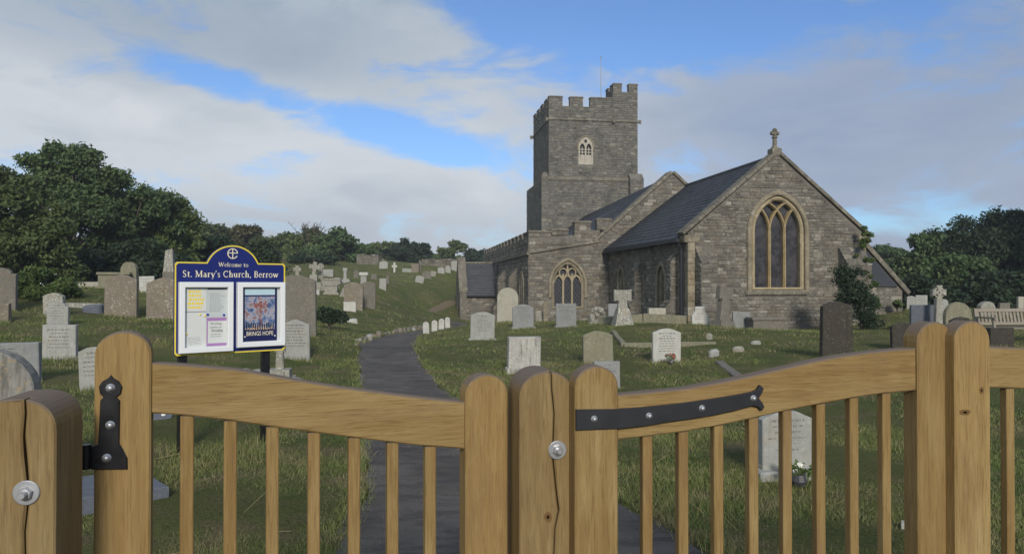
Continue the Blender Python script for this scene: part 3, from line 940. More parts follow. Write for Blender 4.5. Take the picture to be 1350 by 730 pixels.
def stone_into(mb, st, mtx, r_, lo=.006, hi=.026):
    x0, x1, z0, z1 = st
    d = r_.uniform(lo, hi); c = min(.016, (z1 - z0) * .2)
    j = lambda: r_.uniform(-.002, .014)
    mb.tint = r_.random()
    vs = [(x0, 0, z0), (x1, 0, z0), (x1, 0, z1), (x0, 0, z1),
          (x0 + c + j(), -d - j(), z0 + c + j()), (x1 - c - j(), -d - j(), z0 + c + j()), (x1 - c - j(), -d - j(), z1 - c - j()), (x0 + c + j(), -d - j(), z1 - c - j())]
    mb.add([mtx @ Vector(p) for p in vs], [(4, 5, 6, 7), (0, 1, 5, 4), (1, 2, 6, 5), (2, 3, 7, 6), (3, 0, 4, 7)])


def frame_(o_, xd, yd=None):
    """matrix whose x runs along xd, z up, y = into the wall"""
    xd = Vector(xd).normalized(); z = Vector((0, 0, 1)); y = z.cross(xd)
    m_ = Matrix.Identity(4)
    for i in range(3): m_[i][0], m_[i][1], m_[i][2], m_[i][3] = xd[i], y[i], z[i], o_[i]
    return m_


# unit stone shapes shared by the single stones of the east gable
UNIT = []
for k in range(8):
    r_ = random.Random(40 + k)
    mb = MB()
    c, c2 = .05, .09
    ring = [(-.5 + c, -.5), (.5 - c, -.5), (.5, -.5 + c2), (.5, .5 - c2), (.5 - c, .5), (-.5 + c, .5), (-.5, .5 - c2), (-.5, -.5 + c2)]
    vs = [(x, 0, z) for x, z in ring] + [(x * (1 - r_.uniform(.03, .07)), -.7 - r_.uniform(0, .3), z * (1 - r_.uniform(.07, .13))) for x, z in ring] + [(r_.uniform(-.2, .2), -1.0, r_.uniform(-.15, .15))]
    fs = [(i, (i + 1) % 8, 8 + (i + 1) % 8, 8 + i) for i in range(8)] + [(8 + i, 8 + (i + 1) % 8, 16) for i in range(8)]
    mb.add(vs, fs)
    UNIT.append(mb.mesh('stone', 'rubble_single'))

I4 = Matrix.Identity(4)
n_single = 0


def wall(name, outline, holes, depth, mtx, rng=None, zr=None, hole_f=(), ch=(.12, .2), wr=(.2, .52), seed=1, singles=0, core='mortar', face='rubble', lo=.006, hi=.026, parent=None):
    """a wall slab with real openings, its face built of stones"""
    global n_single
    mb = MB(); mb.prism(outline, holes, 0, depth, mtx)
    wo_ = obj(name, mb, core, parent or church)
    if rng is None: return wo_
    st = stones(rng, zr[0], zr[1], ch, wr[0], wr[1], hole_f, seed)
    r_ = random.Random(seed + 5)
    one = []
    if singles:
        vis = sorted([s_ for s_ in st if s_[2] > .15], key=lambda s_: -(s_[1] - s_[0]) * (s_[3] - s_[2]))
        one = vis[:singles]
        ids = set(map(id, one)); st = [s_ for s_ in st if id(s_) not in ids]
    jm = MB()
    for s_ in st: stone_into(jm, s_, mtx, r_, lo, hi)
    obj('stonework', jm, face, wo_, kind='stuff')
    for x0, x1, z0, z1 in one:
        so_ = link('stone', UNIT[r_.randrange(8)], wo_)
        so_.matrix_local = mtx @ Matrix.Translation(((x0 + x1) / 2, 0, (z0 + z1) / 2)) @ Matrix.Diagonal((x1 - x0, r_.uniform(.01, .03), z1 - z0, 1))
    return wo_


# ---------------- chancel
EW = dict(c=3.35, w_=1.0, zs=3.50, rise=1.28, zb=1.40)       # the great east window opening (frame outer edge)
EI = dict(c=3.35, w_=.855, zs=3.50, rise=1.12, zb=1.50)      # its glazed part
TOPS = lambda s_: 3.38 + (2.86 * s_ / 3.35 if s_ < 3.35 else 2.86 * (6.71 - s_) / 3.36)


def gable_rng(z):
    if z < 3.40: return (.02, 6.69)
    if z > 6.1: return None
    k = (z - 3.38) / 2.86
    return (3.35 * k + .03, 6.71 - 3.36 * k - .03)


mt = frame_((0, 0, 0), (1, 0, 0))
wall('gable_wall', [(0, -.6), (6.71, -.6), (6.71, 3.40), (3.35, 6.24), (0, 3.40)], [arch(**EW)], .65, mt, gable_rng, (-.3, 6.1),
     [arch_x(EW['c'], 1.17, EW['zs'], 1.46, 1.25)], (.085, .155), (.13, .42), 3, singles=290)
# quoins up the two corners
r_ = random.Random(9)
for sx_ in (0, 1):
    z = -.2
    k = 0
    while z < 3.2:
        h_ = r_.uniform(.2, .32)
        wd = .42 if (k + sx_) % 2 else .26
        mb = MB()
        x0 = -.014 if sx_ == 0 else 6.71 + .014 - wd
        mb.bbox(x0, x0 + wd, -.05, .34 if k % 2 else .22, z + .006, z + h_ - .006, .012)
        obj('quoin', mb, 'dressed_single', church)
        z += h_; k += 1

LAN = [dict(c=2.75, w_=.46, zs=1.75, rise=.62, zb=.55), dict(c=8.2, w_=.46, zs=1.75, rise=.62, zb=.55)]
ms = frame_((0, 10.25, 0), (0, -1, 0))       # south wall: local x runs towards the camera
LL = [dict(l, c=10.25 - l['c']) for l in LAN]
wall('chancel_wall', [(0, -.6), (9.60, -.6), (9.60, 3.30), (0, 3.30)], [arch(**l) for l in LL], .6, ms, lambda z: (.0, 9.58), (-.3, 3.25),
     [arch_x(l['c'], .6, l['zs'], .76, .45) for l in LL], (.12, .2), (.2, .5), 11)
mb = MB(); mb.box(6.15, 6.70, .655, 10.25, -.6, 3.38); obj('chancel_wall', mb, 'rubble', church)
for l in LL:
    mb = MB(); mb.prism(arch(l['c'], .6, l['zs'], .76, .47), [arch(l['c'], .42, l['zs'], .58, .6)], -.045, .05, ms, .02)
    mb.prism(arch(l['c'], .45, l['zs'], .60, .56), [arch(l['c'], .30, l['zs'], .46, .7)], .055, .3, ms, .06)
    wn = obj('window', mb, 'dressed', church)
    mb = MB(); mb.prism(arch(l['c'], .31, l['zs'], .47, .69), [], .22, .235, ms); obj('pane', mb, 'dark_glass', wn)

# great east window: frame, hood, intersecting tracery, one pane per light
mb = MB()
mb.prism(arch(EW['c'], 1.0, EW['zs'], 1.275, 1.395), [arch(**EI)], -.035, .36, mt, .05)
win = obj('window', mb, 'frame_stone', church)
hm = MB()
outer = arch(EW['c'], 1.17, EW['zs'], 1.46, 1.3); inner = arch(EW['c'], 1.004, EW['zs'], 1.282, 1.3)
hm.prism(outer[:] + inner[::-1], [], -.10, .02, mt, .035)
obj('hood_mould', hm, 'dressed', win)
mb = MB(); mb.prism([(2.1, 1.22), (4.45, 1.22), (4.45, 1.392), (2.1, 1.392)], [], -.10, .35, mt, .04); obj('sill', mb, 'coping', win)
rr = (EI['rise'] ** 2 + EI['w_'] ** 2) / (2 * EI['w_'])


def inside(x, z, pad=0.0):
    dx = abs(x - EI['c'])
    if z < EI['zs']: return dx < EI['w_'] + pad
    return (dx + rr - EI['w_']) ** 2 + (z - EI['zs']) ** 2 < (rr + pad) ** 2


def arc_from(x0, sgn):
    pts = []
    for k in range(40):
        a = k * .035
        x = x0 + sgn * (rr - rr * math.cos(a)); z = EI['zs'] + rr * math.sin(a)
        if not inside(x, z, .03): break
        pts.append((x, z))
    return pts


third = EI['w_'] * 2 / 3
for sx_ in (-1, 1):
    x0 = EI['c'] + sx_ * third / 2
    mb = MB(); mb.bar([(x0, EI['zb'] - .01), (x0, EI['zs'])], .095, .06, .3, mt); mb.bar([(x0, EI['zb'] - .01), (x0, EI['zs'])], .05, .012, .06, mt)
    obj('mullion', mb, 'tracery_stone', win)
    for sg in (-1, 1):
        p_ = arc_from(x0, sg)
        mb = MB(); y_ = .061 if sg < 0 else .066
        mb.bar(p_, .08, y_, .3, mt); mb.bar(p_, .042, y_ - .045, y_, mt)
        obj('tracery_bar', mb, 'tracery_stone', win)
for k in (-1, 0, 1):                                 # the heads of the outer and middle lights
    x0, x1 = EI['c'] + (k - .5) * third, EI['c'] + (k + .5) * third
    hd = arch((x0 + x1) / 2, third / 2 - .02, EI['zs'] - .02, .60, EI['zb'], 8)
    mb = MB(); mb.prism(hd, [], .2, .215, mt); obj('pane', mb, 'leaded_glass', win)
mb = MB(); mb.prism([p_ for p_ in arch(EI['c'], EI['w_'] + .02, EI['zs'], EI['rise'] + .02, EI['zs'] - .1)], [], .225, .24, mt); obj('pane', mb, 'leaded_glass', win)
# copings of the chancel gable
mb = MB()
for a, b_ in (((-.16, 3.34), (3.35, 6.28)), ((3.35, 6.28), (6.86, 3.34))):
    d = (Vector(b_) - Vector(a)); L = d.length; d.normalize(); nn = Vector((-d.y, d.x))
    k = 9
    for i in range(k):
        p0 = Vector(a) + d * (L * i / k + .004); p1 = Vector(a) + d * (L * (i + 1) / k - .004)
        if i == k - 1 and a[0] < 0: p1 -= d * .10
        if i == 0 and a[0] > 0: p0 += d * .10
        p0 = p0 - nn * .005; p1 = p1 - nn * .005
        cm = MB(); h_ = rnd.uniform(.115, .125)
        cm.prism([tuple(p0), tuple(p1), tuple(p1 + nn * h_), tuple(p0 + nn * h_)], [], -.09, .5, mt, .012)
        obj('coping_stone', cm, 'coping', church)
for x in (-.14, 6.58):                              # kneelers
    mb = MB(); mb.bbox(x, x + .27, -.075, .45, 3.08, 3.33, .015); obj('kneeler', mb, 'dressed', church)
mb = MB(); mb.bbox(3.17, 3.53, .0, .42, 6.18, 6.48, .03); apex = obj('finial', mb, 'coping', church)
mb = MB()
mb.lathe([(.13, 6.48), (.13, 6.53), (.085, 6.57), (.075, 6.84), (.11, 6.86), (.11, 6.90), (.06, 6.92)], 8, Matrix.Translation((3.35, .2, 0)))
mb.bbox(3.35 - .055, 3.35 + .055, .145, .255, 6.9, 7.15, .02)
mb.bbox(3.35 - .095, 3.35 + .095, .15, .25, 6.97, 7.08, .03)
for dx, dz in ((-.09, 7.02), (.09, 7.02), (0, 7.13)):
    mb.lathe([(.03, -.07), (.085, -.03), (.088, .03), (.03, .085)], 8, Matrix.Translation((3.35 + dx, .2, dz)))
obj('gable_cross', mb, 'coping', apex)


def slate_roof(name, p00, p10, p01, p11, wd=.3, gauge=.24, thick=.014, seed=1):
    """bilinear roof slope: p00-p10 the eave, p01-p11 the ridge"""
    P = [Vector(p) for p in (p00, p10, p01, p11)]
    r_ = random.Random(seed)
    base = MB()
    base.add([P[0], P[1], P[3], P[2]] + [p - Vector((0, 0, .12)) for p in (P[0], P[1], P[3], P[2])], [(0, 1, 2, 3), (7, 6, 5, 4), (0, 4, 5, 1), (1, 5, 6, 2), (2, 6, 7, 3), (3, 7, 4, 0)])
    ro = obj(name, base, 'slate', church)
    L = (P[1] - P[0]).length; Hh = (P[2] - P[0]).length
    nn = (P[1] - P[0]).cross(P[2] - P[0]).normalized()
    if nn.z < 0: nn = -nn
    rows = max(2, int(Hh / gauge)); cols = max(2, int(L / wd))
    def pt(a, b_): return (P[0] * (1 - a) + P[1] * a) * (1 - b_) + (P[2] * (1 - a) + P[3] * a) * b_
    V, Q_, T = [], [], []
    for j in range(rows):
        off = .5 * (j % 2)
        rowt = r_.uniform(-.15, .15)
        for i in range(-1, cols):
            a0 = max(0, (i + off) / cols); a1 = min(1, (i + 1 + off) / cols)
            if a1 - a0 < .002: continue
            e = .06 / L
            b0, b1 = j / rows, min(1, (j + 1.0) / rows)
            lift = thick + r_.uniform(0, .012)
            q0, q1, q2, q3 = pt(a0 + e * .06, b0), pt(a1 - e * .06, b0), pt(a1 - e * .06, b1), pt(a0 + e * .06, b1)
            n_ = len(V)
            V += [q0 + nn * lift, q1 + nn * (lift + r_.uniform(-.003, .003)), q2 + nn * .003, q3 + nn * .003, q0, q1]
            Q_ += [(n_, n_ + 1, n_ + 2, n_ + 3), (n_ + 4, n_ + 5, n_ + 1, n_)]
            tt = min(1, max(0, r_.random() * .7 + .15 + rowt))
            T += [tt] * 6
    np_mesh('slates', np.array([tuple(v) for v in V]), np.array(Q_), 'slate', np.array(T), ro, kind='stuff')
    return ro


slate_roof('roof', (-.28, .42, 3.22), (-.28, 10.18, 3.30), (3.38, .42, 6.20), (3.9, 10.18, 6.46), seed=2)
slate_roof('roof', (6.98, 10.18, 3.22), (6.98, .42, 3.22), (3.9, 10.18, 6.46), (3.38, .42, 6.20), seed=4)
mb = MB(); mb.tube([(3.38, .5, 6.22), (3.9, 10.15, 6.48)], .075, 8); obj('ridge_tile', mb, 'slate', church)
mb = MB(); mb.box(-.36, -.2, .2, 10.2, 3.10, 3.20); obj('gutter', mb, 'pipe', church)
mb = MB(); mb.tube([(-.28, .33, 3.14), (-.11, .33, 2.85), (-.11, .33, -.2)], .06, 8); obj('downpipe', mb, 'pipe', church)


def buttress(prof, x0, x1, mtx, seed, top='coping'):
    """stepped buttress; prof is the (projection, height) side profile from the wall top down"""
    mb = MB()
    pr = [(-.02, prof[0][1])] + [(p, z) for p, z in prof] + [(-.02, prof[-1][1])]
    lm = mtx @ Matrix.Translation((x0, 0, 0)) @ Matrix(((0, 1, 0, 0), (-1, 0, 0, 0), (0, 0, 1, 0), (0, 0, 0, 1)))
    mb.prism(pr, [], 0, x1 - x0, lm)
    bo = obj('buttress', mb, 'mortar', church)
    r_ = random.Random(seed)
    sm = MB()
    k = 0
    while k < len(prof) - 1:
        (p0, z0), (p1, z1) = prof[k], prof[k + 1]
        if abs(p0 - p1) < 1e-4:                                      # an upright face
            fm = mtx @ Matrix.Translation((0, -p0, 0))
            for s_ in stones(lambda z: (x0, x1), z1, z0, (.13, .2), .2, .42, (), seed + k): stone_into(sm, s_, fm, r_)
            for sgn, xx in ((1, x1), (-1, x0)):
                sf = mtx @ frame_((xx, -p0 if sgn > 0 else 0, 0), (0, sgn, 0))
                for s_ in stones(lambda z: (0, p0), z1, z0, (.13, .2), .2, .42, (), seed + k + 7): stone_into(sm, s_, sf, r_)
        else:                                                        # a sloping weathering of flat stones
            a, b_ = Vector((p0, z0)), Vector((p1, z1)); nrow = max(1, int((a - b_).length / .16))
            for i in range(nrow):
                q0 = a.lerp(b_, i / nrow); q1 = a.lerp(b_, (i + 1) / nrow)
                x = x0 - .02
                while x < x1:
                    e = min(x1 + .02, x + r_.uniform(.22, .4)); sm.tint = r_.random()
                    vs = [(x + .006, -q0.x, q0.y + .002), (e - .006, -q0.x, q0.y + .002), (e - .006, -q1.x - .03, q1.y + .03), (x + .006, -q1.x - .03, q1.y + .03), (x + .006, -q1.x - .03, q1.y - .02), (e - .006, -q1.x - .03, q1.y - .02)]
                    sm.add([mtx @ Vector(v) for v in vs], [(3, 2, 1, 0), (2, 3, 4, 5)]); x = e
        k += 1
    obj('stonework', sm, 'rubble', bo, kind='stuff')


buttress([(.02, 2.9), (.58, 2.35), (.58, .95), (.78, .7), (.78, -.5)], .26, .84, mt, 21)
buttress([(.02, 2.95), (.60, 2.30), (.60, .9), (.8, .65), (.8, -.5)], 5.66, 6.56, mt, 22)
buttress([(.02, 2.75), (.30, 2.45), (.30, 1.05), (.62, .65), (.62, -.5)], 8.85, 9.4, ms, 23)
buttress([(.02, 2.5), (.3, 2.2), (.3, 1.0), (.5, .8), (.5, -.5)], 4.6, 5.1, ms, 24)

# ---------------- nave, aisle
NY = 10.25
mn = frame_((0, NY, 0), (1, 0, 0))
AW = dict(c=-2.05, w_=.80, zs=1.62, rise=1.12, zb=.42)
AI = dict(c=-2.05, w_=.66, zs=1.62, rise=.97, zb=.55)


def nave_rng(z):
    if z < 3.05: return (-3.95, .0)
    lo = -3.95 if z < 3.05 else (-3.95 + (z - 3.05) / .6 * 3.3)
    if z > 3.66: lo = -.6 + (z - 3.7) * 1.12
    hi = 0.0
    if z > 3.15:
        hi = (z - 3.2) * 1.25 - .05
    if z > 6.7: return None
    return (lo, min(hi, 7 - max(0, (z - 3.8)) * 1.12)) if hi > lo else None


wall('nave_wall', [(-3.97, -1.4), (7.0, -1.4), (7.0, 3.75), (3.21, 7.08), (-.56, 3.75), (-3.97, 3.12)], [arch(**AW)], .6, mn, nave_rng, (-.9, 6.7),
     [arch_x(AW['c'], .94, AW['zs'], 1.28, .3)], (.12, .21), (.2, .5), 31)
# stones of the gable seen above the chancel roof
mb = MB(); r_ = random.Random(5)


def up_rng(z):
    lo = -.56 + (z - 3.75) * 3.77 / 3.33; hi = 7.0 - (z - 3.75) * 3.79 / 3.33
    return (max(lo, 0) + .05, hi - .05) if z < 6.95 else None


for s_ in stones(lambda z: up_rng(z), 6.1, 6.9, (.12, .19), .2, .45, (), 77): stone_into(mb, s_, mn, r_)
obj('stonework', mb, 'rubble', church, kind='stuff')
mb = MB(); mb.prism(arch(AW['c'], .80, AW['zs'], 1.12, .42), [arch(**AI)], -.03, .3, mn, .05)
win = obj('window', mb, 'dressed', church)
hm = MB(); hm.prism(arch(AW['c'], .94, AW['zs'], 1.28, .95) + arch(AW['c'], .804, AW['zs'], 1.126, .95)[::-1], [], -.09, .02, mn, .03); obj('hood_mould', hm, 'dressed', win)
lw = AI['w_'] * 2 / 3
for sg in (-1, 1):
    x0 = AI['c'] + sg * lw / 2
    mb = MB(); mb.bar([(x0, .54), (x0, 2.12)], .085, .05, .25, mn); obj('mullion', mb, 'window_stone', win)
for k in (-1, 0, 1):                                   # cusped heads of the three lights
    xc = AI['c'] + k * lw
    hd = arch(xc, lw / 2 - .005, 1.70, .34, 1.68, 7)[1:-1]
    mb = MB(); mb.bar(hd, .075, .055 + .004 * k, .25, mn); obj('tracery_bar', mb, 'window_stone', win)
for k in (-1, 1):                                      # two upper lights under the arch
    xc = AI['c'] + k * lw / 2
    pts = [(xc - .0 + .19 * math.cos(a), 2.18 + .2 * math.sin(a)) for a in [2 * math.pi * i / 14 for i in range(15)]]
    mb = MB(); mb.bar(pts, .055, .05 + .003 * k, .24, mn); obj('tracery_bar', mb, 'window_stone', win)
mb = MB(); mb.bar([(AI['c'], 2.12), (AI['c'], 2.58)], .07, .047, .23, mn); obj('tracery_bar', mb, 'window_stone', win)
for k in (-1, 0, 1):
    mb = MB(); mb.prism(arch(AI['c'] + k * lw, lw / 2 + .01, 1.7, .36, .54, 6), [], .2, .215, mn); obj('pane', mb, 'dark_glass', win)
mb = MB(); mb.prism(arch(AI['c'], AI['w_'] + .01, AI['zs'], AI['rise'] + .01, AI['zs'] + .1), [], .22, .235, mn); obj('pane', mb, 'dark_glass', win)
# string course and stepped battlements over the aisle end
mb = MB(); mb.prism([(-4.06, 3.04), (-.52, 3.62), (-.52, 3.74), (-4.06, 3.16)], [], -.10, .1, mn, .03); obj('string_course', mb, 'coping', church)
mb = MB(); mb.prism([(-3.97, 3.14), (-.45, 3.72), (-.45, 4.24), (-1.72, 4.22), (-1.72, 3.98), (-2.0, 3.96), (-3.97, 3.86)], [], .005, .45, mn); pw = obj('parapet', mb, 'mortar', church)
sm = MB(); r_ = random.Random(6)


def par_rng(z):
    lo = -3.95 + max(0, (z - 3.18)) * 3.4 / .57
    if z < 3.16: return None
    hi = -.5
    if z > 3.84: lo = -1.7
    else: lo = min(-3.95 if z > 3.75 else -3.95, -3.95)
    hi = -3.95 + (z - 3.14) / .58 * 3.5 if z < 3.72 else -.47
    return (lo, hi)


for s_ in stones(par_rng, 3.18, 4.2, (.15, .21), .25, .5, (), 66): stone_into(sm, s_, mn @ Matrix.Translation((0, .005, 0)), r_)
obj('stonework', sm, 'rubble', pw, kind='stuff')


def merlon(x0, x1, z0, z1, y0, y1, mtx, cope=.10, mat_='rubble', r_=random.Random(2), oh=.035, ch=(.14, .2)):
    mb = MB(); mb.prism([(x0, z0), (x1, z0), (x1, z1 - cope), (x0, z1 - cope)], [], y0, y1, mtx)
    mo = obj('merlon', mb, 'mortar' if mat_ == 'rubble' else mat_, church)
    sm = MB()
    for s_ in stones(lambda z: (x0, x1), z0, z1 - cope, ch, .2, .4, (), r_.randrange(999)): stone_into(sm, s_, mtx @ Matrix.Translation((0, y0, 0)), r_)
    obj('stonework', sm, mat_, mo, kind='stuff')
    cm = MB(); cm.prism([(x0 - oh, z1 - cope + .002), (x1 + oh, z1 - cope + .002), (x1 + oh, z1 - .03), (x1 - .04, z1), (x0 + .04, z1), (x0 - oh, z1 - .03)], [], y0 - .05, y1 + .04, mtx, .015)
    obj('coping_stone', cm, 'coping', mo)


merlon(-3.97, -2.86, 3.87, 4.19, .005, .45, mn)
merlon(-2.84, -2.02, 3.97, 4.29, .006, .45, mn)
merlon(-1.70, -.90, 4.225, 4.68, .005, .45, mn)
merlon(-.60, .12, 4.25, 4.82, .005, .45, mn)
# south wall of the aisle with its parapet
AL = 21.7
ma = frame_((-3.97, NY + AL, 0), (0, -1, 0))
wall('aisle_wall', [(0, -1.6), (AL - .61, -1.6), (AL - .61, 3.62), (0, 3.62)], [], .55, ma, lambda z: (0, AL - .02), (-1.2, 3.0), (), (.15, .22), (.3, .6), 41)
mb = MB(); mb.box(0, AL + .1, -.1, .05, 3.02, 3.16, ma); obj('string_course', mb, 'coping', church)
sm = MB(); r_ = random.Random(16)
for s_ in stones(lambda z: (0, AL - .02), 3.17, 3.6, (.15, .2), .3, .6, (), 46): stone_into(sm, s_, ma, r_)
obj('stonework', sm, 'rubble', church, kind='stuff')
for k in range(15):
    x1 = AL - .62 - k * 1.42
    merlon(x1 - .85, x1, 3.622, 4.16, .0, .4, ma)
for xx in (AL - 4.0, AL - 8.6):
    buttress([(.02, 2.5), (.45, 2.0), (.45, .6), (.75, .3), (.75, -1.4)], xx - .35, xx + .35, ma, int(xx * 10))
mb = MB(); mb.prism(arch(AL - 2.0, .7, 1.5, .8, .3), [arch(AL - 2.0, .52, 1.5, .62, .42)], -.06, .0, ma, .02); wn = obj('window', mb, 'dressed', church)
mb = MB(); mb.prism(arch(AL - 2.0, .53, 1.5, .63, .41), [], -.035, -.02, ma); obj('pane', mb, 'dark_glass', wn)
mb = MB(); mb.bar([(AL - 2.0, .41), (AL - 2.0, 2.1)], .09, -.055, -.036, ma); obj('mullion', mb, 'dressed', wn)
mb = MB(); mb.tube([(-4.1, NY + 11.6, 2.9), (-4.1, NY + 11.6, -1.2)], .07, 8); obj('downpipe', mb, 'pipe', church)
# nave roof and its gable coping
slate_roof('roof', (-.75, NY + .6, 3.62), (-.75, NY + AL, 3.62), (3.21, NY + .6, 7.0), (4.1, NY + AL, 7.0), .4, .25, seed=6)
slate_roof('roof', (8.2, NY + AL, 3.0), (8.2, NY + .6, 3.0), (4.1, NY + AL, 7.0), (3.21, NY + .6, 7.0), .5, .3, seed=7)
mb = MB(); mb.add([(-3.5, NY + .5, 3.2), (-.7, NY + .5, 3.68), (-.7, NY + AL, 3.68), (-3.5, NY + AL, 3.2), (-3.5, NY + .5, 3.1), (-.7, NY + .5, 3.5), (-.7, NY + AL, 3.5), (-3.5, NY + AL, 3.1)], [(0, 1, 2, 3), (7, 6, 5, 4), (0, 4, 5, 1), (2, 6, 7, 3), (1, 5, 6, 2), (3, 7, 4, 0)])
obj('aisle_roof', mb, 'slate', church)
for a, b_ in (((-.72, 3.63), (3.21, 7.08)), ((3.21, 7.08), (7.1, 3.63))):
    d = (Vector(b_) - Vector(a)); L = d.length; d.normalize(); nn = Vector((-d.y, d.x)); k = 8
    for i in range(k):
        p0 = Vector(a) + d * (L * i / k + .005); p1 = Vector(a) + d * (L * (i + 1) / k - .005)
        if i == k - 1 and a[0] < 0: p1 -= d * .0
        cm = MB(); cm.prism([tuple(p0), tuple(p1), tuple(p1 + nn * .15), tuple(p0 + nn * .15)], [], -.1, .7, mn, .015); obj('coping_stone', cm, 'coping', church)
mb = MB(); mb.box(6.4, 8.2, NY + .62, NY + AL, -1.4, 3.1); obj('nave_wall', mb, 'rubble', church)

# ---------------- tower
TY = 32.0
T0, T1, TD = 1.2, 8.35, 7.15
mtw = frame_((0, TY, 0), (1, 0, 0))
mts = frame_((T0, TY + TD, 0), (0, -1, 0))
BW = dict(c=4.13, w_=.58, zs=12.35, rise=.86, zb=11.0)
kw = dict(core='mortar', face='tower_stone', ch=(.13, .23), wr=(.18, .5), lo=.008, hi=.03)
wall('tower_wall', [(T0, 9.86), (T1, 9.86), (T1, 15.55), (T0, 15.55)], [arch(**BW)], .7, mtw, lambda z: (T0, T1), (9.9, 15.5), [arch_x(4.13, .68, 12.35, .97, 10.95)], seed=51, **kw)
wall('tower_wall', [(.7, -1.4), (T1 + .3, -1.4), (T1 + .3, 9.82), (.7, 9.82)], [], .8, frame_((0, TY - .12, 0), (1, 0, 0)), lambda z: (.7, T1 + .3), (2.5, 9.82), (), seed=52, **kw)
wall('tower_wall', [(0, 9.86), (TD - .705, 9.86), (TD - .705, 15.55), (0, 15.55)], [], .7, mts, lambda z: (0, TD), (9.9, 15.5), (), seed=53, **kw)
wall('tower_wall', [(0, -1.4), (TD - .45, -1.4), (TD - .45, 9.82), (0, 9.82)], [], .8, frame_((.7, TY + TD + .3, 0), (0, -1, 0)), lambda z: (-.3, TD + .4), (2.5, 9.82), (), seed=54, **kw)
mb = MB(); mb.box(T1 - .7, T1, TY + .705, TY + TD, 2, 15.55); obj('tower_wall', mb, 'tower_stone', church)
mb = MB(); mb.box(T0 + .705, T1 - .705, TY + TD - .7, TY + TD - .005, 2, 15.4); obj('tower_wall', mb, 'tower_stone', church)
mb = MB(); mb.box(T1 - .5, T1 + .295, TY + .7, TY + TD + .3, -1.4, 9.8); obj('tower_wall', mb, 'tower_stone', church)
mb = MB(); mb.box(T0 + .705, T1 - .705, TY + .705, TY + TD - .705, 15.0, 15.3); obj('tower_roof', mb, 'pipe', church)
# weathered set-off, string course
mb = MB(); mb.prism([(.66, 9.70), (T1 + .34, 9.70), (T1 + .34, 9.84), (T1 + .02, 10.0), (T0 - .02, 10.0), (.66, 9.84)], [], -.2, .02, mtw, .06); obj('string_course', mb, 'coping', church)
mb = MB(); mb.box(-.3, TD + .04, -.52, -.0, 9.70, 9.84, mts); mb.add([mts @ Vector(p) for p in ((-.3, -.52, 9.84), (TD + .04, -.52, 9.84), (TD + .04, .01, 10.02), (-.3, .01, 10.02))], [(0, 1, 2, 3)]); obj('string_course', mb, 'coping', church)
mb = MB(); mb.prism([(T0 - .12, 14.42), (T1 + .12, 14.42), (T1 + .12, 14.56), (T0 - .12, 14.56)], [], -.12, .0, mtw, .04); obj('string_course', mb, 'coping', church)
mb = MB(); mb.prism([(-.1, 14.42), (TD - .005, 14.42), (TD - .005, 14.56), (-.1, 14.56)], [], -.12, .0, mts, .04); obj('string_course', mb, 'coping', church)
for x, y in ((T0 - .2, TY - .1), (T1 + .15, TY - .1), (6.35, TY - .2), (T0 - .2, TY + TD)):
    mb = MB(); mb.bbox(x - .1, x + .1, y - .1, y + .1, 14.32, 14.62, .04); obj('gargoyle', mb, 'coping', church)
# north-east clasping buttress, dark return on its south side
mb = MB(); mb.prism([(.16, -1.4), (.62, -1.4), (.62, 9.9), (.16, 10.35)], [], 0, 1.10, frame_((T1 - .80, TY, 0), (1, 0, 0)) @ Matrix(((0, 1, 0, 0), (-1, 0, 0, 0), (0, 0, 1, 0), (0, 0, 0, 1)))); bt = obj('buttress', mb, 'mortar', church)
sm = MB(); r_ = random.Random(8)
for s_ in stones(lambda z: (T1 - .8, T1 + .3), 2.5, 9.9, (.2, .3), .3, .6, (), 61): stone_into(sm, s_, mtw @ Matrix.Translation((0, -.62, 0)), r_)
obj('stonework', sm, 'tower_stone', bt, kind='stuff')
mb = MB(); mb.prism([(.55, -1.4), (1.1, -1.4), (1.1, 10.02), (.95, 10.3), (.7, 10.3), (.55, 10.02)], [], -.3, -.16, mtw); bt = obj('buttress', mb, 'mortar', church)
sm = MB()
for s_ in stones(lambda z: (.55, 1.1), 2.5, 10.0, (.2, .3), .25, .5, (), 62): stone_into(sm, s_, mtw @ Matrix.Translation((0, -.3, 0)), r_)
obj('stonework', sm, 'tower_stone', bt, kind='stuff')
km = dict(mat_='tower_stone', ch=(.14, .22))
for a, b_ in ((T0, 2.28), (2.86, 3.92), (4.5, 6.32)): merlon(a, b_, 15.552, 16.33, 0, .42, mtw, **km)
for a in (.0, 1.72, 3.44, 5.16): merlon(a, a + 1.1, 15.552, 16.33, 0, .42, mts, **km)
merlon(6.72, TD - .425, 15.553, 16.33, 0.003, .4, mts, **km)
for a in (1.72, 3.44, 5.16): merlon(a, a + 1.1, 15.552, 16.33, 0, .42, frame_((T1, TY, 0), (0, 1, 0)), **km)
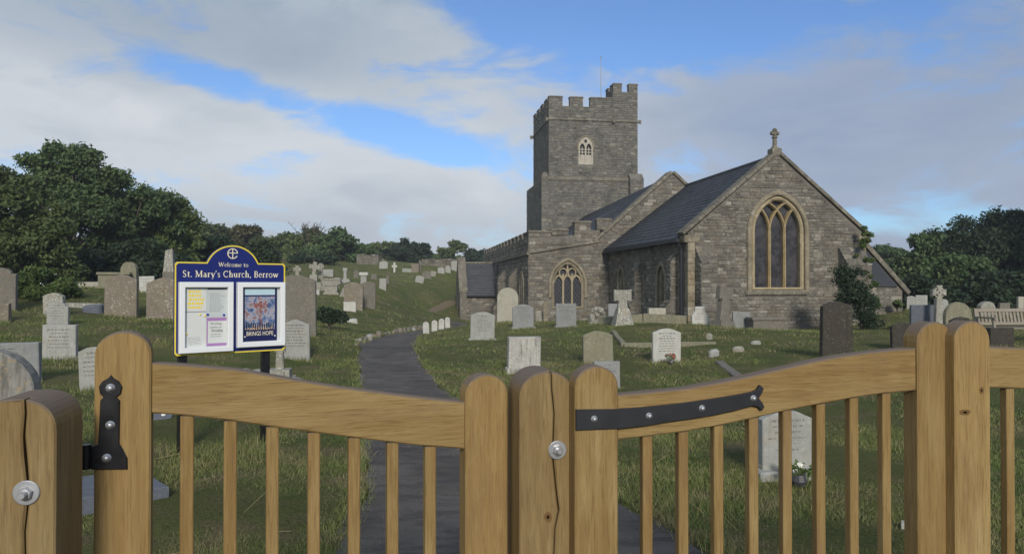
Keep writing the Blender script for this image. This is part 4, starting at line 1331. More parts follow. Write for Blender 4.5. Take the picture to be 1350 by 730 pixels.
# stair turret
wall('turret_wall', [(6.36, 15.56), (T1, 15.56), (T1, 16.82), (6.36, 16.82)], [], .5, frame_((0, TY - .012, 0), (1, 0, 0)), lambda z: (6.36, T1), (15.56, 16.8), (), seed=57, **kw)
wall('turret_wall', [(0, 15.56), (1.7, 15.56), (1.7, 16.82), (0, 16.82)], [], .4, frame_((6.36, TY + 2.2, 0), (0, -1, 0)), lambda z: (0, 2.2), (15.56, 16.8), (), seed=58, **kw)
mb = MB(); mb.box(T1 - .4, T1, TY + .49, TY + 2.2, 15.3, 16.82); mb.box(6.77, T1 - .405, TY + 1.8, TY + 2.19, 15.3, 16.81); obj('turret_wall', mb, 'tower_stone', church)
merlon(6.36, 7.06, 16.822, 17.5, -.012, .42, mtw, **km)
merlon(7.62, T1, 16.822, 17.5, -.012, .42, mtw, **km)
merlon(0.0, .7, 16.822, 17.5, 0, .4, frame_((6.36, TY + 2.2, 0), (0, -1, 0)), **km)
merlon(1.3, 1.74, 16.822, 17.5, 0, .4, frame_((6.36, TY + 2.2, 0), (0, -1, 0)), **km)
# belfry window with louvred lights
mb = MB(); mb.prism(arch(4.13, .58, 12.35, .86, 11.0), [arch(3.87, .20, 12.3, .35, 11.1, 5), arch(4.39, .20, 12.3, .35, 11.1, 5), [(4.13 + .11 * math.cos(a), 12.83 + .13 * math.sin(a)) for a in [2 * math.pi * i / 10 for i in range(10)]]], -.02, .25, mtw, .02)
win = obj('window', mb, 'pale_louvre', church)
mb = MB(); mb.prism(arch(4.13, .68, 12.35, .98, 12.1) + arch(4.13, .584, 12.35, .865, 12.1)[::-1], [], -.08, .02, mtw, .02); obj('hood_mould', mb, 'dressed', win)
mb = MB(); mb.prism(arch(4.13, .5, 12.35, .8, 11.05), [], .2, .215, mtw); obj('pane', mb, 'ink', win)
for xc in (3.87, 4.39):
    mb = MB(); mb.box(xc - .197, xc + .197, .06, .1, 11.1, 11.78, mtw); obj('louvre', mb, 'pale_louvre', win)
    mb = MB()
    for zz in (11.95, 12.17): mb.box(xc - .197, xc + .197, .08, .12, zz, zz + .07, mtw)
    mb.box(xc - .03, xc + .03, .078, .118, 11.78, 12.4, mtw); obj('louvre', mb, 'pale_louvre', win)
mb = MB(); mb.tube([(6.0, TY + 2.4, 15.2), (6.0, TY + 2.4, 20.2)], [.034, .022], 8); mb.lathe([(.02, 20.2), (.06, 20.24), (.06, 20.29), (.02, 20.33)], 8, Matrix.Translation((6.0, TY + 2.4, 0))); obj('flagpole', mb, 'hs_grey', church)

# ---------------- south porch
PY0, PY1, PS0, PS1 = 23.0, 26.5, -6.35, -3.98
mp = frame_((0, PY0, 0), (1, 0, 0))
wall('porch_wall', [(PS0, -1.6), (PS1 - .05, -1.6), (PS1 - .05, 1.0), (PS0, 1.0)], [], .45, mp, lambda z: (PS0, PS1 - .05), (-1.0, .95), (), (.13, .2), (.22, .45), 71)
mg = frame_((PS0 - .02, PY1 + .05, 0), (0, -1, 0))
mb = MB(); mb.prism([(0, -1.6), (1.0, -1.6), (1.0, .3)] + [(1.0 + .8 * k / 6, .3 + .75 * math.sin(math.pi * k / 6 / 1)) for k in range(1, 6)] + [(1.8, .3), (1.8, -1.6), (3.6, -1.6), (3.6, 1.15), (1.8, 3.25), (0, 1.15)], [], 0, .42, mg)
obj('porch_wall', mb, 'rubble', church)
mb = MB(); mb.prism([(-.06, 1.1), (1.8, 3.22), (3.66, 1.1), (3.66, 1.3), (1.8, 3.42), (-.06, 1.3)], [], -.05, .48, mg, .02); obj('coping_stone', mb, 'coping', church)
slate_roof('porch_roof', (PS0 + .42, PY0 - .2, .92), (PS1 + .0, PY0 - .2, .92), (PS0 + .42, 24.75, 3.0), (PS1, 24.75, 3.0), .28, .2, seed=9)
slate_roof('porch_roof', (PS1, PY1 + .2, .92), (PS0 + .42, PY1 + .2, .92), (PS1, 24.75, 3.0), (PS0 + .42, 24.75, 3.0), .28, .2, seed=10)
mb = MB(); mb.tube([(PS0 + .4, 24.75, 3.04), (PS1, 24.75, 3.04)], .08, 8); obj('ridge_tile', mb, 'coping', church)
mb = MB(); mb.box(PS0 + .4, PS1, PY0 - .28, PY0 - .18, .82, .90); obj('gutter', mb, 'pipe', church)

# ---------------- lean-to vestry on the north side
mv = frame_((0, 1.5, 0), (1, 0, 0))
wall('vestry_wall', [(6.72, -.6), (9.25, -.6), (9.25, 1.35), (6.72, 4.0)], [], .45, mv, lambda z: (6.74, 9.24 if z < 1.3 else 9.24 - (z - 1.3) / 1.04), (-.3, 3.6), (), (.13, .2), (.22, .45), 81)
d = (Vector((9.45, 1.20)) - Vector((6.72, 4.06))); L = d.length; d.normalize(); nn = Vector((-d.y, d.x))
if nn.y < 0: nn = -nn
for i in range(7):
    p0 = Vector((6.72, 4.06)) + d * (L * i / 7 + .004); p1 = Vector((6.72, 4.06)) + d * (L * (i + 1) / 7 - .004)
    cm = MB(); cm.prism([tuple(p0), tuple(p1), tuple(p1 + nn * .17), tuple(p0 + nn * .17)], [], -.1, .42, mv, .015); obj('coping_stone', cm, 'coping', church)
sm = MB(); sm.prism([(7.55, 1.52), (9.02, 1.52), (7.55, 3.06)], [], -.075, -.03, mv); obj('slate_panel', sm, 'slate', church)
slate_roof('vestry_roof', (9.5, 7.5, 1.15), (9.5, 1.95, 1.15), (6.72, 7.5, 3.95), (6.72, 1.95, 3.95), .3, .22, seed=12)
mb = MB(); mb.box(8.8, 9.25, 1.96, 7.5, -.6, 1.3); obj('vestry_wall', mb, 'rubble', church)

# ------------------------------------------------------------------ gates and gate posts
GA = R(12.7)


class Line:
    """a gate plane on the ground; px() turns a photo pixel into metres along and above it"""
    def __init__(self, u0, Y0, ang):
        self.o = Vector(((u0 - CU) / F * Y0, Y0)); self.a = ang
        self.c, self.s = math.cos(ang), math.sin(ang)

    def px(self, u, v):
        k = (u - CU) / F
        x = (k * self.o.y - self.o.x) / (self.c - k * self.s)
        return (x, H - (v - VH) / F * (self.o.y + x * self.s))

    def poly(self, pts): return [self.px(*p) for p in pts]


def stile_outline(x0, x1, zt, zb=.06, n=12, e=1.0):
    c, r = (x0 + x1) / 2, (x1 - x0) / 2
    pts = [(x1, zb)]
    for k in range(n + 1):
        a = math.pi * k / n
        ca, sa = math.cos(a), math.sin(a)
        pts.append((c + r * math.copysign(abs(ca) ** e, ca), zt - r * .93 + r * .93 * abs(sa) ** e))
    pts.append((x0, zb))
    return pts


def post(label, u0, u1, vtop, Y, ang, crack, e=1.0, depth=.15, bolt=None):
    """square oak post with a rounded top whose front is split by a real drying crack; returns its empty"""
    ln = Line(u0, Y, ang)
    W_ = ln.px(u1, 500)[0]; zt = ln.px((u0 + u1) / 2, vtop)[1]
    p = thing('gate_post', label, 'gate post', (ln.o.x, ln.o.y, 0), ang)
    out = stile_outline(0, W_, zt, -.3, 18, e)
    mb = MB(); mb.prism(out, [], .032, depth, None); body = obj('post_body', mb, 'oak_post', p)
    # front face: two leaves either side of the crack
    cr = [(ln.px(u, v)[0], ln.px(u, v)[1], g_) for u, v, g_ in crack]
    cr.sort(key=lambda c: c[1])
    cr = [(cr[0][0], -.3, cr[0][2])] + cr
    top = cr[-1]
    lft = [(x - g_ / 2, z) for x, z, g_ in cr]; rgt = [(x + g_ / 2, z) for x, z, g_ in cr]
    topL = [q for q in out[1:-1] if q[0] < top[0] - .001]; topR = [q for q in out[1:-1] if q[0] > top[0] + .001]
    mb = MB()
    mb.prism([(0, -.3)] + lft + topL, [], 0, .0325, None, .004)
    mb.prism([(W_, -.3)] + topR[:] + rgt[::-1], [], 0, .0325, None, .004)
    obj('post_face', mb, 'oak_post', p)
    mb = MB(); mb.bar([(x, z) for x, z, g_ in cr[:-1]], .02, .029, .0315); obj('crack', mb, 'crack', p)
    if bolt:
        bx, bz = ln.px(bolt[0], bolt[1]); br = bolt[2] / F * Y
        rot = Matrix.Translation((bx, 0, bz)) @ Matrix.Rotation(R(90), 4, 'X')
        mb = MB(); mb.lathe([(br, 0), (br, .003), (br * .93, .0042), (br * .55, .0042)], 28, rot); wsh = obj('washer', mb, 'zinc', p)
        mb = MB(); mb.lathe([(br * .56, .0044), (br * .56, .011), (br * .48, .0135), (br * .3, .0135)], 6, rot @ Matrix.Rotation(.3, 4, 'Z')); obj('nut', mb, 'zinc', wsh)
        mb = MB(); mb.lathe([(br * .30, .0136), (br * .30, .024), (br * .24, .027)], 14, rot); obj('stud', mb, 'zinc', wsh)
    return p, ln, W_


post('oak gate post at the left edge, split down its face around a big zinc bolt', -40, 75, 526, 1.46, R(12), [(33, 527, .0036), (34, 545, .004), (32, 575, .0045), (34, 600, .006), (37, 630, .005), (38, 660, .0035), (34, 700, .003), (35, 740, .003)], .82, .15, (37, 648, 16.5))
post('central oak gate post with a long dark crack, zinc bolt between the two gates', 685, 757.5, 489.5, 1.98, R(12), [(727, 492, .0022), (728, 515, .0034), (731, 545, .003), (730, 575, .0032), (729, 600, .0038), (733, 640, .0036), (737, 672, .0048), (732, 695, .003), (730, 740, .0026)], .96, .155, (734.5, 592, 12.5))


def bolt(x, z, y, r, mat_='zinc', parent=None, name='bolt'):
    mb = MB(); mb.lathe([(r * 1.5, 0), (r * 1.5, .0015), (r, .002), (r * .95, .006), (r * .6, .0085), (r * .2, .009)], 14, Matrix.Translation((x, y, z)) @ Matrix.Rotation(R(90), 4, 'X'))
    return obj(name, mb, mat_, parent, True)


def gate(name, label, ln, stiles, rail_top, rail_bot, pickets, picket_w=.0285, zb=.08, rail_mat='oak_rail', honey='oak_upright'):
    """stiles: (u0, u1, vtop); rails given by photo polylines on the gate plane"""
    p = thing(name, label, 'gate', (ln.o.x, ln.o.y, 0), ln.a, 'oak gates across the churchyard entrance')
    xs = []
    for u0, u1, vt in stiles:
        x0, x1 = ln.px(u0, 560)[0], ln.px(u1, 560)[0]
        mb = MB(); mb.prism(stile_outline(x0, x1, ln.px((u0 + u1) / 2, vt)[1], zb), [], 0, .058, None, .0045)
        obj('stile', mb, honey, p); xs.append((x0, x1))
    rt, rb = ln.poly(rail_top), ln.poly(rail_bot)
    mb = MB(); mb.prism(rb + rt[::-1], [], .007, .050, None, .004); obj('rail', mb, rail_mat, p)
    xa, xb = min(q[0] for q in rt), max(q[0] for q in rt)
    mb = MB(); mb.prism([(xa, .14), (xb, .14), (xb, .27), (xa, .27)], [], .007, .050, None, .004); obj('rail', mb, rail_mat, p)
    for u in pickets:
        x, _ = ln.px(u, 620)
        zt = np.interp(x, [q[0] for q in rb], [q[1] for q in rb])
        mb = MB(); mb.prism([(x - picket_w / 2, .272), (x + picket_w / 2, .272), (x + picket_w / 2, zt + .001), (x - picket_w / 2, zt - .001)], [], .014, .038, None, .0025)
        obj('picket', mb, 'oak_upright', p)
    return p


# pedestrian gate on the left
L1 = Line(125, 1.715, R(20.5))
g1 = gate('pedestrian_gate', 'narrow oak gate hung on the left post by a black spade hinge', L1, [(125, 200, 436.5), (614, 670, 493)],
          [(199, 478), (240, 480.5), (313, 487), (387, 500), (450, 510.5), (520, 519.5), (570, 525.5), (615, 530)],
          [(199, 545), (241, 547.5), (300, 554), (372, 564.5), (430, 572), (476, 578), (540, 586), (615, 592)],
          [247, 304.5, 360.5, 415.5, 469, 520, 570], .0305, honey='oak_honey')
hp = L1.poly([(147.5, 493.5), (151, 498), (158, 502), (162, 509), (160, 518), (154.5, 522.5), (159, 527), (158.5, 583), (163, 590), (169, 602), (169.5, 617), (122, 617.5), (122, 587), (131, 584), (133.5, 527), (137.5, 522.5), (133, 518), (131.5, 509), (136, 502), (143.5, 498)])
mb = MB(); mb.prism(hp, [], -.006, .0005, None, .0018); hg = obj('hinge_plate', mb, 'black_iron', g1)
for u, v in ((147, 510.5), (147, 559), (142.5, 602)):
    x, z = L1.px(u, v); bolt(x, z, -.006, .0068, 'zinc', hg)
mb = MB(); x, z = L1.px(122, 601); mb.tube([(x - .012, .004, z - .028), (x - .012, .004, z + .028)], .011, 12); mb.box(x - .05, x - .01, -.001, .010, z - .024, z + .024); obj('hinge_pin', mb, 'black_iron', hg)

# first leaf of the field gate
L2 = Line(757.5, 1.955, GA)
g2 = gate('field_gate', 'wide oak gate leaf with a long forged strap hinge and sweeping top rail', L2, [(758, 815, 482), (1209.5, 1257, 424)],
          [(814.5, 520.5), (850, 517.8), (904, 512.5), (950, 504.5), (993, 495.4), (1040, 484.8), (1080, 475.5), (1115, 469), (1148, 464.6), (1180, 461.2), (1210, 459)],
          [(814.5, 579.5), (840, 577), (863, 574), (905, 569), (945, 562), (990, 552.5), (1033, 542.5), (1065, 536), (1093, 531), (1125, 524.8), (1166, 518.8), (1210, 514.8)],
          [856.5, 904, 950.5, 997, 1041.5, 1086, 1130, 1173], .0285)
tp = [(758.5, 538.8), (815, 538.2), (848, 536), (878, 533), (907, 529.6), (935, 525.6), (965, 520.8), (990, 516), (997, 513), (1001, 507), (1005, 511), (1003, 517.5), (998.5, 524), (1003.5, 530), (1006, 536), (1002.5, 540.5), (998, 535.5), (991, 533.8), (965, 540.5), (940, 546), (910, 550.8), (880, 555), (848, 560.5), (815, 564), (758.5, 566.2)]
mb = MB(); mb.prism(L2.poly(tp), [], -.0065, .0065, None, .0015); st = obj('strap_hinge', mb, 'old_iron', g2)
for u, v in ((782, 551), (854, 547), (923.5, 537), (991, 524)):
    x, z = L2.px(u, v); bolt(x, z, -.0066, .0062, 'zinc', st)

# second leaf, cut by the right picture edge
L3 = Line(1258.5, 2.17, GA)
g3 = gate('field_gate', 'oak gate leaf meeting the strap hinged one and running out of the picture', L3, [(1258.5, 1305.5, 423), (1660, 1704, 470)],
          [(1305, 457.2), (1350, 458.8), (1420, 466), (1500, 480), (1580, 500), (1661, 512)],
          [(1305, 511), (1350, 512.5), (1420, 520), (1500, 535), (1580, 553), (1661, 565)],
          [1337, 1379, 1421, 1463, 1505, 1547, 1589, 1630], .0285, honey='oak_honey')

def knot(parent, ln, u, v, ru, rv, y, Y):
    """a dark oval knot, slightly proud, with a paler rim"""
    x, z = ln.px(u, v); a, b_ = ru / F * Y, rv / F * Y
    r_ = random.Random(int(u))
    ring = lambda k: [(x + a * k * math.cos(t_) * r_.uniform(.85, 1.15), z + b_ * k * math.sin(t_) * r_.uniform(.85, 1.15)) for t_ in [2 * math.pi * i / 12 for i in range(12)]]
    mb = MB(); mb.prism(ring(1), [], y - .0005, y + .0002); mb.m = 1; mb.prism(ring(.38), [], y - .0009, y - .0004)
    obj('knot', mb, ['knot_rim', 'crack'], parent)


cp = [o_ for o_ in S.objects if o_.name == 'gate_post.001'][0]
knot(cp, Line(685, 1.98, R(12)), 722.5, 680, 5.5, 7, 0, 1.98)
knot(g3, L3, 1293, 514, 3.5, 5, 0, 2.17); knot(g3, L3, 1271, 543, 9, 4, 0, 2.17)
pass

# ------------------------------------------------------------------ lettering: thick and thin strokes with serifs, cap height 1
AR = lambda cx, cy, rx, ry, a0, a1, n=10: [(cx + rx * math.cos(R(a0 + (a1 - a0) * k / n)), cy + ry * math.sin(R(a0 + (a1 - a0) * k / n))) for k in range(n + 1)]
TK, TN = .14, .065
SF = lambda x, y, w_=.28: ([(x - w_ / 2, y), (x + w_ / 2, y)], .05)
VS = lambda x, y0, y1: ([(x, y0), (x, y1)], TK)
GL = {
 'W': (1.25, [([(.1, 1), (.35, .02)], TK), ([(.35, .02), (.62, .95)], TN), ([(.6, 1), (.86, .02)], TK), ([(.86, .02), (1.12, 1)], TN), SF(.1, .975), SF(.6, .975), SF(1.12, .975)]),
 'S': (.62, [(AR(.31, .74, .2, .235, 20, 210), .09), ([(.13, .63), (.47, .39)], TK), (AR(.29, .25, .21, .23, 40, -160), .09)]),
 'M': (1.15, [([(.17, 0), (.17, 1)], TN), ([(.17, 1), (.56, .05)], TK), ([(.56, .05), (.95, 1)], TN), VS(.96, 0, 1), SF(.17, .025), SF(.14, .975), SF(.96, .025), SF(.98, .975)]),
 'C': (.85, [(AR(.47, .5, .37, .47, 45, 315, 16), .1), ([(.1, .32), (.1, .68)], .07), ([(.74, .78), (.74, .97)], .05)]),
 'B': (.72, [VS(.18, 0, 1), ([(.06, .975), (.4, .975)], .06), (AR(.36, .75, .2, .225, 90, -90), .09), (AR(.38, .27, .25, .245, 90, -90), .1), ([(.18, .52), (.38, .52)], .06), ([(.06, .025), (.4, .025)], .06)]),
 'e': (.56, [(AR(.29, .33, .22, .31, 0, 310, 14), .08), ([(.08, .36), (.5, .36)], .055), ([(.075, .22), (.075, .45)], .06)]),
 'l': (.32, [VS(.16, 0, 1.04), SF(.16, .025), ([(.04, 1.02), (.16, 1.02)], .05)]),
 'c': (.52, [(AR(.29, .33, .22, .31, 40, 310, 12), .085), ([(.075, .2), (.075, .46)], .06)]),
 'o': (.64, [(AR(.32, .33, .25, .31, 0, 360, 18), .08), ([(.08, .2), (.08, .46)], .06), ([(.56, .2), (.56, .46)], .06)]),
 'm': (1.02, [VS(.17, 0, .64), VS(.52, 0, .5), VS(.87, 0, .5), (AR(.35, .45, .17, .18, 150, 0, 8), .08), (AR(.70, .45, .17, .18, 150, 0, 8), .08), SF(.17, .025), SF(.52, .025), SF(.87, .025), ([(.05, .63), (.17, .63)], .05)]),
 't': (.42, [VS(.2, .12, .84), ([(.06, .62), (.38, .62)], .06), (AR(.29, .13, .1, .1, 180, 320, 6), .07)]),
 'a': (.58, [VS(.42, .06, .44), (AR(.27, .45, .15, .18, 150, 0, 8), .08), (AR(.26, .19, .17, .17, 60, 330, 12), .085), ([(.42, .06), (.54, .03)], .06)]),
 'r': (.48, [VS(.17, 0, .64), (AR(.34, .46, .16, .17, 160, 40, 6), .09), SF(.17, .025, .3), ([(.05, .63), (.17, .63)], .05)]),
 'y': (.64, [([(.12, .62), (.34, .04)], TK), ([(.56, .62), (.3, -.16), (.14, -.27)], TN), SF(.12, .625, .24), SF(.56, .625, .2)]),
 "'": (.26, [([(.12, 1.02), (.09, .76)], .09)]),
 's': (.46, [(AR(.23, .49, .14, .145, 20, 210, 8), .075), ([(.1, .43), (.34, .24)], .1), (AR(.21, .16, .15, .145, 40, -160, 8), .075)]),
 'h': (.68, [VS(.17, 0, 1.04), VS(.52, 0, .5), (AR(.35, .45, .17, .18, 150, 0, 8), .08), SF(.17, .025), SF(.52, .025), ([(.05, 1.02), (.17, 1.02)], .05)]),
 'u': (.68, [VS(.16, .12, .63), VS(.51, 0, .63), (AR(.33, .19, .17, .17, 180, 350, 8), .08), ([(.04, .62), (.16, .62)], .05), ([(.4, .62), (.51, .62)], .05), ([(.51, .025), (.63, .025)], .05)]),
 'w': (.94, [([(.1, .62), (.29, .03)], TK), ([(.29, .03), (.48, .6)], TN), ([(.46, .62), (.65, .03)], TK), ([(.65, .03), (.84, .62)], TN), SF(.1, .625, .22), SF(.84, .625, .22)]),
 '.': (.3, [([(.14, 0), (.14, .13)], .13)]),
 ',': (.3, [([(.16, .12), (.15, 0), (.09, -.14)], .09)]),
 ' ': (.3, []),
}


def lettering(parent, text, x, z, cap, y0, y1, width):
    sxx = width / sum(GL[c][0] + .06 for c in text)
    for c in text:
        wd, st_ = GL[c]
        mb = MB()
        for k, (pts, wl) in enumerate(st_):
            mb.bar([(x + px_ * sxx, z + pz * cap) for px_, pz in pts], wl * cap * .98, y0 - .00012 * k, y1)
        if st_: obj('letter', mb, 'sign_cream', parent)
        x += (wd + .06) * sxx


# ------------------------------------------------------------------ notice board
NB = Line(230, 6.95, R(38.7))
sg = thing('notice_board', 'blue church notice board with yellow edging and two white glazed cases on black posts', 'notice board', (NB.o.x, NB.o.y, hz(NB.o.x, NB.o.y)), NB.a)
gz0 = hz(NB.o.x, NB.o.y)


class LZ:
    """the board plane with heights above its own ground point"""
    def px(self, u, v):
        a, b_ = NB.px(u, v); return (a, b_ - gz0)


B = LZ()
BW_ = B.px(376, 400)[0]
zb, zt = .93 - gz0, 1.815 - gz0
ax0, ax1, az1 = B.px(272.5, 345)[0], B.px(340.5, 346)[0], 1.985 - gz0
sagc = (ax0 + ax1) / 2
aw = (ax1 - ax0) / 2
sag = az1 - zt
rad = (aw * aw + sag * sag) / (2 * sag)


def board(off, c=.02):
    a0 = math.asin(min(1, (aw) / rad))
    pts = [(BW_ - off - c, zb + off), (BW_ - off, zb + off + c), (BW_ - off, zt - off - c), (BW_ - off - c, zt - off), (ax1 - off * .4, zt - off)]
    rr_ = rad - off
    for k in range(1, 16):
        a = a0 * (1 - 2 * k / 16)
        pts.append((sagc + rr_ * math.sin(a), az1 - rad + rr_ * math.cos(a)))
    pts += [(ax0 + off * .4, zt - off), (off + c, zt - off), (off, zt - off - c), (off, zb + off + c), (off + c, zb + off)]
    return pts


mb = MB(); mb.prism(board(0), [], 0, .030, None, .003); obj('panel', mb, 'sign_blue', sg)
mb = MB(); mb.prism(board(.0015), [board(.0145)], -.0025, .0005); obj('border', mb, 'sign_yellow', sg)
for u in (243, 353):
    x = B.px(u, 470)[0]
    mb = MB(); mb.bbox(x - .038, x + .038, .031, .10, -.3, zt - .1, .004); obj('post', mb, 'black_iron', sg)
x0, z0 = B.px(288, 351.3); x1, z1 = B.px(327.5, 351.8); lettering(sg, 'Welcome to', x0, z0, .040, -.0035, .0, x1 - x0)
x0, z0 = B.px(240.5, 365.0); x1, z1 = B.px(367.3, 365.5); lettering(sg, "St. Mary's Church, Berrow", x0, z0, .062, -.0035, .0, x1 - x0)
mb = MB(); cxm, czm = B.px(306.6, 334.3); er = .047
mb.bar([(cxm + er * math.cos(R(a)), czm + er * math.sin(R(a))) for a in range(8, 334, 12)], .0085, -.0035, 0)
mb.bar([(cxm, czm - er), (cxm, czm + er * 1.03)], .0075, -.0042, -.0004); mb.bar([(cxm - er, czm + .006), (cxm + er, czm + .006)], .0075, -.0047, -.0006)
obj('emblem', mb, 'sign_cream', sg)


def rect(mb, x0, x1, z0, z1, y, d=.0006): mb.box(x0, x1, y, y + d, z0, z1)


def lines(mb, x0, x1, z0, z1, n, y, r_, th=.35, gapw=.18):
    """rows of illegible printed words"""
    for i in range(n):
        zc = z1 - (i + .5) * (z1 - z0) / n
        x = x0 + r_.uniform(0, .08) * (x1 - x0); e = x1 - r_.uniform(0, .3) * (x1 - x0)
        while x < e:
            wd = (x1 - x0) * r_.uniform(.06, .2)
            rect(mb, x, min(x + wd, e), zc - th * (z1 - z0) / n / 2, zc + th * (z1 - z0) / n / 2, y, .0004); x += wd + (x1 - x0) * .04


def sans(parent, text, x, z, h, y, w_=None, mat_='ink', name='lettering'):
    cu = bpy.data.curves.new('lettering', 'FONT'); cu.body = text; cu.size = 1.0; cu.extrude = .002; cu.resolution_u = 2
    o_ = bpy.data.objects.new('tmp', cu); COL.objects.link(o_)
    dg = bpy.context.evaluated_depsgraph_get()
    me = bpy.data.meshes.new_from_object(o_.evaluated_get(dg))
    bpy.data.objects.remove(o_); bpy.data.curves.remove(cu)
    xs = [v.co.x for v in me.vertices]; zs_ = [v.co.y for v in me.vertices]
    sx_ = (w_ / (max(xs) - min(xs))) if w_ else h / (max(zs_) - min(zs_))
    sz_ = h / (max(zs_) - min(zs_)); mx, mz = min(xs), min(zs_)
    for v in me.vertices: v.co = (x + (v.co.x - mx) * sx_, y - (v.co.z + .002) * .1, z + (v.co.y - mz) * sz_)
    me.materials.clear(); me.materials.append(M[mat_])
    return link(name, me, parent)


def case(u0, u1, v0a, v1a, v0b, v1b):
    """a white glazed case from its outer corners in the photo"""
    x0, x1 = B.px(u0, v0a)[0], B.px(u1, v0b)[0]
    z1 = (B.px(u0, v0a)[1] + B.px(u1, v0b)[1]) / 2; z0 = (B.px(u0, v1a)[1] + B.px(u1, v1b)[1]) / 2
    o_ = [(x0, z0), (x1, z0), (x1, z1), (x0, z1)]; f = .052
    i_ = [(x0 + f, z0 + f), (x1 - f, z0 + f), (x1 - f, z1 - f), (x0 + f, z1 - f)]
    mb = MB(); mb.prism(o_, [i_], -.055, -.0005, None, .006); c_ = obj('case_frame', mb, 'case_white', sg)
    mb = MB(); mb.prism(i_, [], -.012, -.001); obj('case_back', mb, 'paper_grey', c_)
    return c_, x0 + f, x1 - f, z0 + f, z1 - f


r_ = random.Random(12)
c1, x0, x1, z0, z1 = case(235, 306, 372, 467, 371.5, 461)
xm = (x0 + x1) / 2 + .004; Y_ = -.0135
zq = z0 + (z1 - z0) * .60
mb = MB(); mb.box(x0 + .008, xm - .004, Y_, -.0125, zq, z1 - .006); pa = obj('notice', mb, 'paper_white', c1)
mb = MB(); lines(mb, x0 + .03, xm - .02, zq + .02, z1 - .02, 5, Y_ - .0006, r_, .62); obj('print', mb, 'paper_yellow', pa)
mb = MB(); rect(mb, x0 + .006, xm - .002, zq - .006, zq - .001, Y_); obj('print', mb, 'text_grey', pa)
mb = MB(); mb.box(x0 + .008, xm - .004, Y_, -.0125, z0 + .004, zq - .012); pa = obj('notice', mb, 'paper_white', c1)
mb = MB(); lines(mb, x0 + .03, xm - .02, z0 + .02, z0 + .10, 6, Y_ - .0006, r_, .25); obj('print', mb, 'text_grey', pa)
mb = MB(); zq2 = z0 + (z1 - z0) * .49
mb.box(xm + .002, x1 - .006, Y_, -.0125, zq2 + .006, z1 - .006); pa = obj('notice', mb, 'paper_grey', c1)
mb = MB(); rect(mb, xm + .012, x1 - .004, z1 - .02, z1 - .006, Y_ - .0007); obj('print', mb, 'navy', pa)
mb = MB(); lines(mb, xm + .02, x1 - .02, zq2 + .05, z1 - .05, 9, Y_ - .0006, r_, .25); obj('print', mb, 'text_grey', pa)
mb = MB(); mb.box(xm + .0, x1 - .004, Y_ - .001, -.0126, z0 + .004, zq2); pa = obj('poster', mb, 'paper_white', c1, label='white poster with purple bands and a wildlife heading')
mb = MB(); rect(mb, xm + .001, x1 - .005, zq2 - .032, zq2 - .0005, Y_ - .0017); rect(mb, xm + .001, x1 - .005, z0 + .005, z0 + .032, Y_ - .0017); rect(mb, xm + .001, xm + .012, z0 + .034, zq2 - .034, Y_ - .0017); obj('print', mb, 'paper_purple', pa)
xw = x1 - xm
sans(pa, 'Working', xm + xw * .18, zq2 - .074, .026, Y_ - .0012, xw * .55)
sans(pa, 'together for', xm + xw * .15, zq2 - .104, .020, Y_ - .0012, xw * .6)
sans(pa, 'Wildlife', xm + xw * .22, zq2 - .140, .028, Y_ - .0012, xw * .58)
mb = MB(); lines(mb, xm + .03, x1 - .03, z0 + .085, zq2 - .15, 2, Y_ - .0016, r_, .3); obj('print', mb, 'text_grey', pa)
for px_, pz in ((xm + .01, zq2 + .03), (x1 - .03, zq2 + .022)):
    mb = MB(); mb.lathe([(.012, 0), (.012, .006), (.004, .009)], 10, Matrix.Translation((px_, Y_ - .001, pz)) @ Matrix.Rotation(R(90), 4, 'X')); obj('pin', mb, 'pin_blue', c1)
for px_, pz in ((xm - .06, zq - .03), (xm - .012, zq - .045), (x0 + .02, z0 + .13)):
    mb = MB(); mb.lathe([(.009, 0), (.009, .006), (.003, .009)], 8, Matrix.Translation((px_, Y_ - .001, pz)) @ Matrix.Rotation(R(90), 4, 'X')); obj('pin', mb, 'paper_yellow', c1)

c2, x0, x1, z0, z1 = case(311.5, 374, 372, 459.5, 372, 453)
mb = MB(); mb.box(x0 + .002, x1 - .022, Y_, -.0125, z0 + .002, z1 - .002); pa = obj('poster', mb, 'navy', c2, label='navy poster of a red cross over a crowd reading BRINGS HOPE')
xa, xb = x0 + .028, x1 - .045
mb = MB(); rect(mb, xa, xb, z1 - .075, z1 - .010, Y_ - .0012); obj('print', mb, 'paper_sky', pa)
zs0, zs1 = z0 + .115, z1 - .09
mb = MB(); rect(mb, xa, xb, zs0, zs1, Y_ - .0012); obj('print', mb, 'poster_sky', pa)
mb = MB(); xc = (xa + xb) / 2 + .006
for i in range(90):                                   # ragged red cross of little strokes
    if i < 50: px_, pz = xc + r_.gauss(0, .009), zs0 + .03 + r_.random() * (zs1 - zs0 - .04)
    else: px_, pz = xc + r_.uniform(-.075, .075), zs1 - .085 + r_.gauss(0, .016)
    if not (xa + .01 < px_ < xb - .01 and pz < zs1 - .01): continue
    wd, hh = r_.uniform(.006, .018), r_.uniform(.004, .014)
    rect(mb, px_ - wd / 2, px_ + wd / 2, pz - hh / 2, pz + hh / 2, Y_ - .0018 - .00001 * i)
obj('print', mb, 'poster_red', pa)
mb = MB()
for i in range(13):                                   # little heads and shoulders along the bottom
    px_ = xa + .006 + (xb - xa - .012) * (i + .5) / 13; hh = r_.uniform(.045, .075)
    rect(mb, px_ - .0055, px_ + .0055, zs0, zs0 + hh, Y_ - .0024)
    mb.prism([(px_ + .006 * math.cos(a), zs0 + hh + .005 + .006 * math.sin(a)) for a in [k * math.pi / 4 for k in range(8)]], [], Y_ - .0024, Y_ - .002)
obj('print', mb, 'ink', pa)
mb = MB()
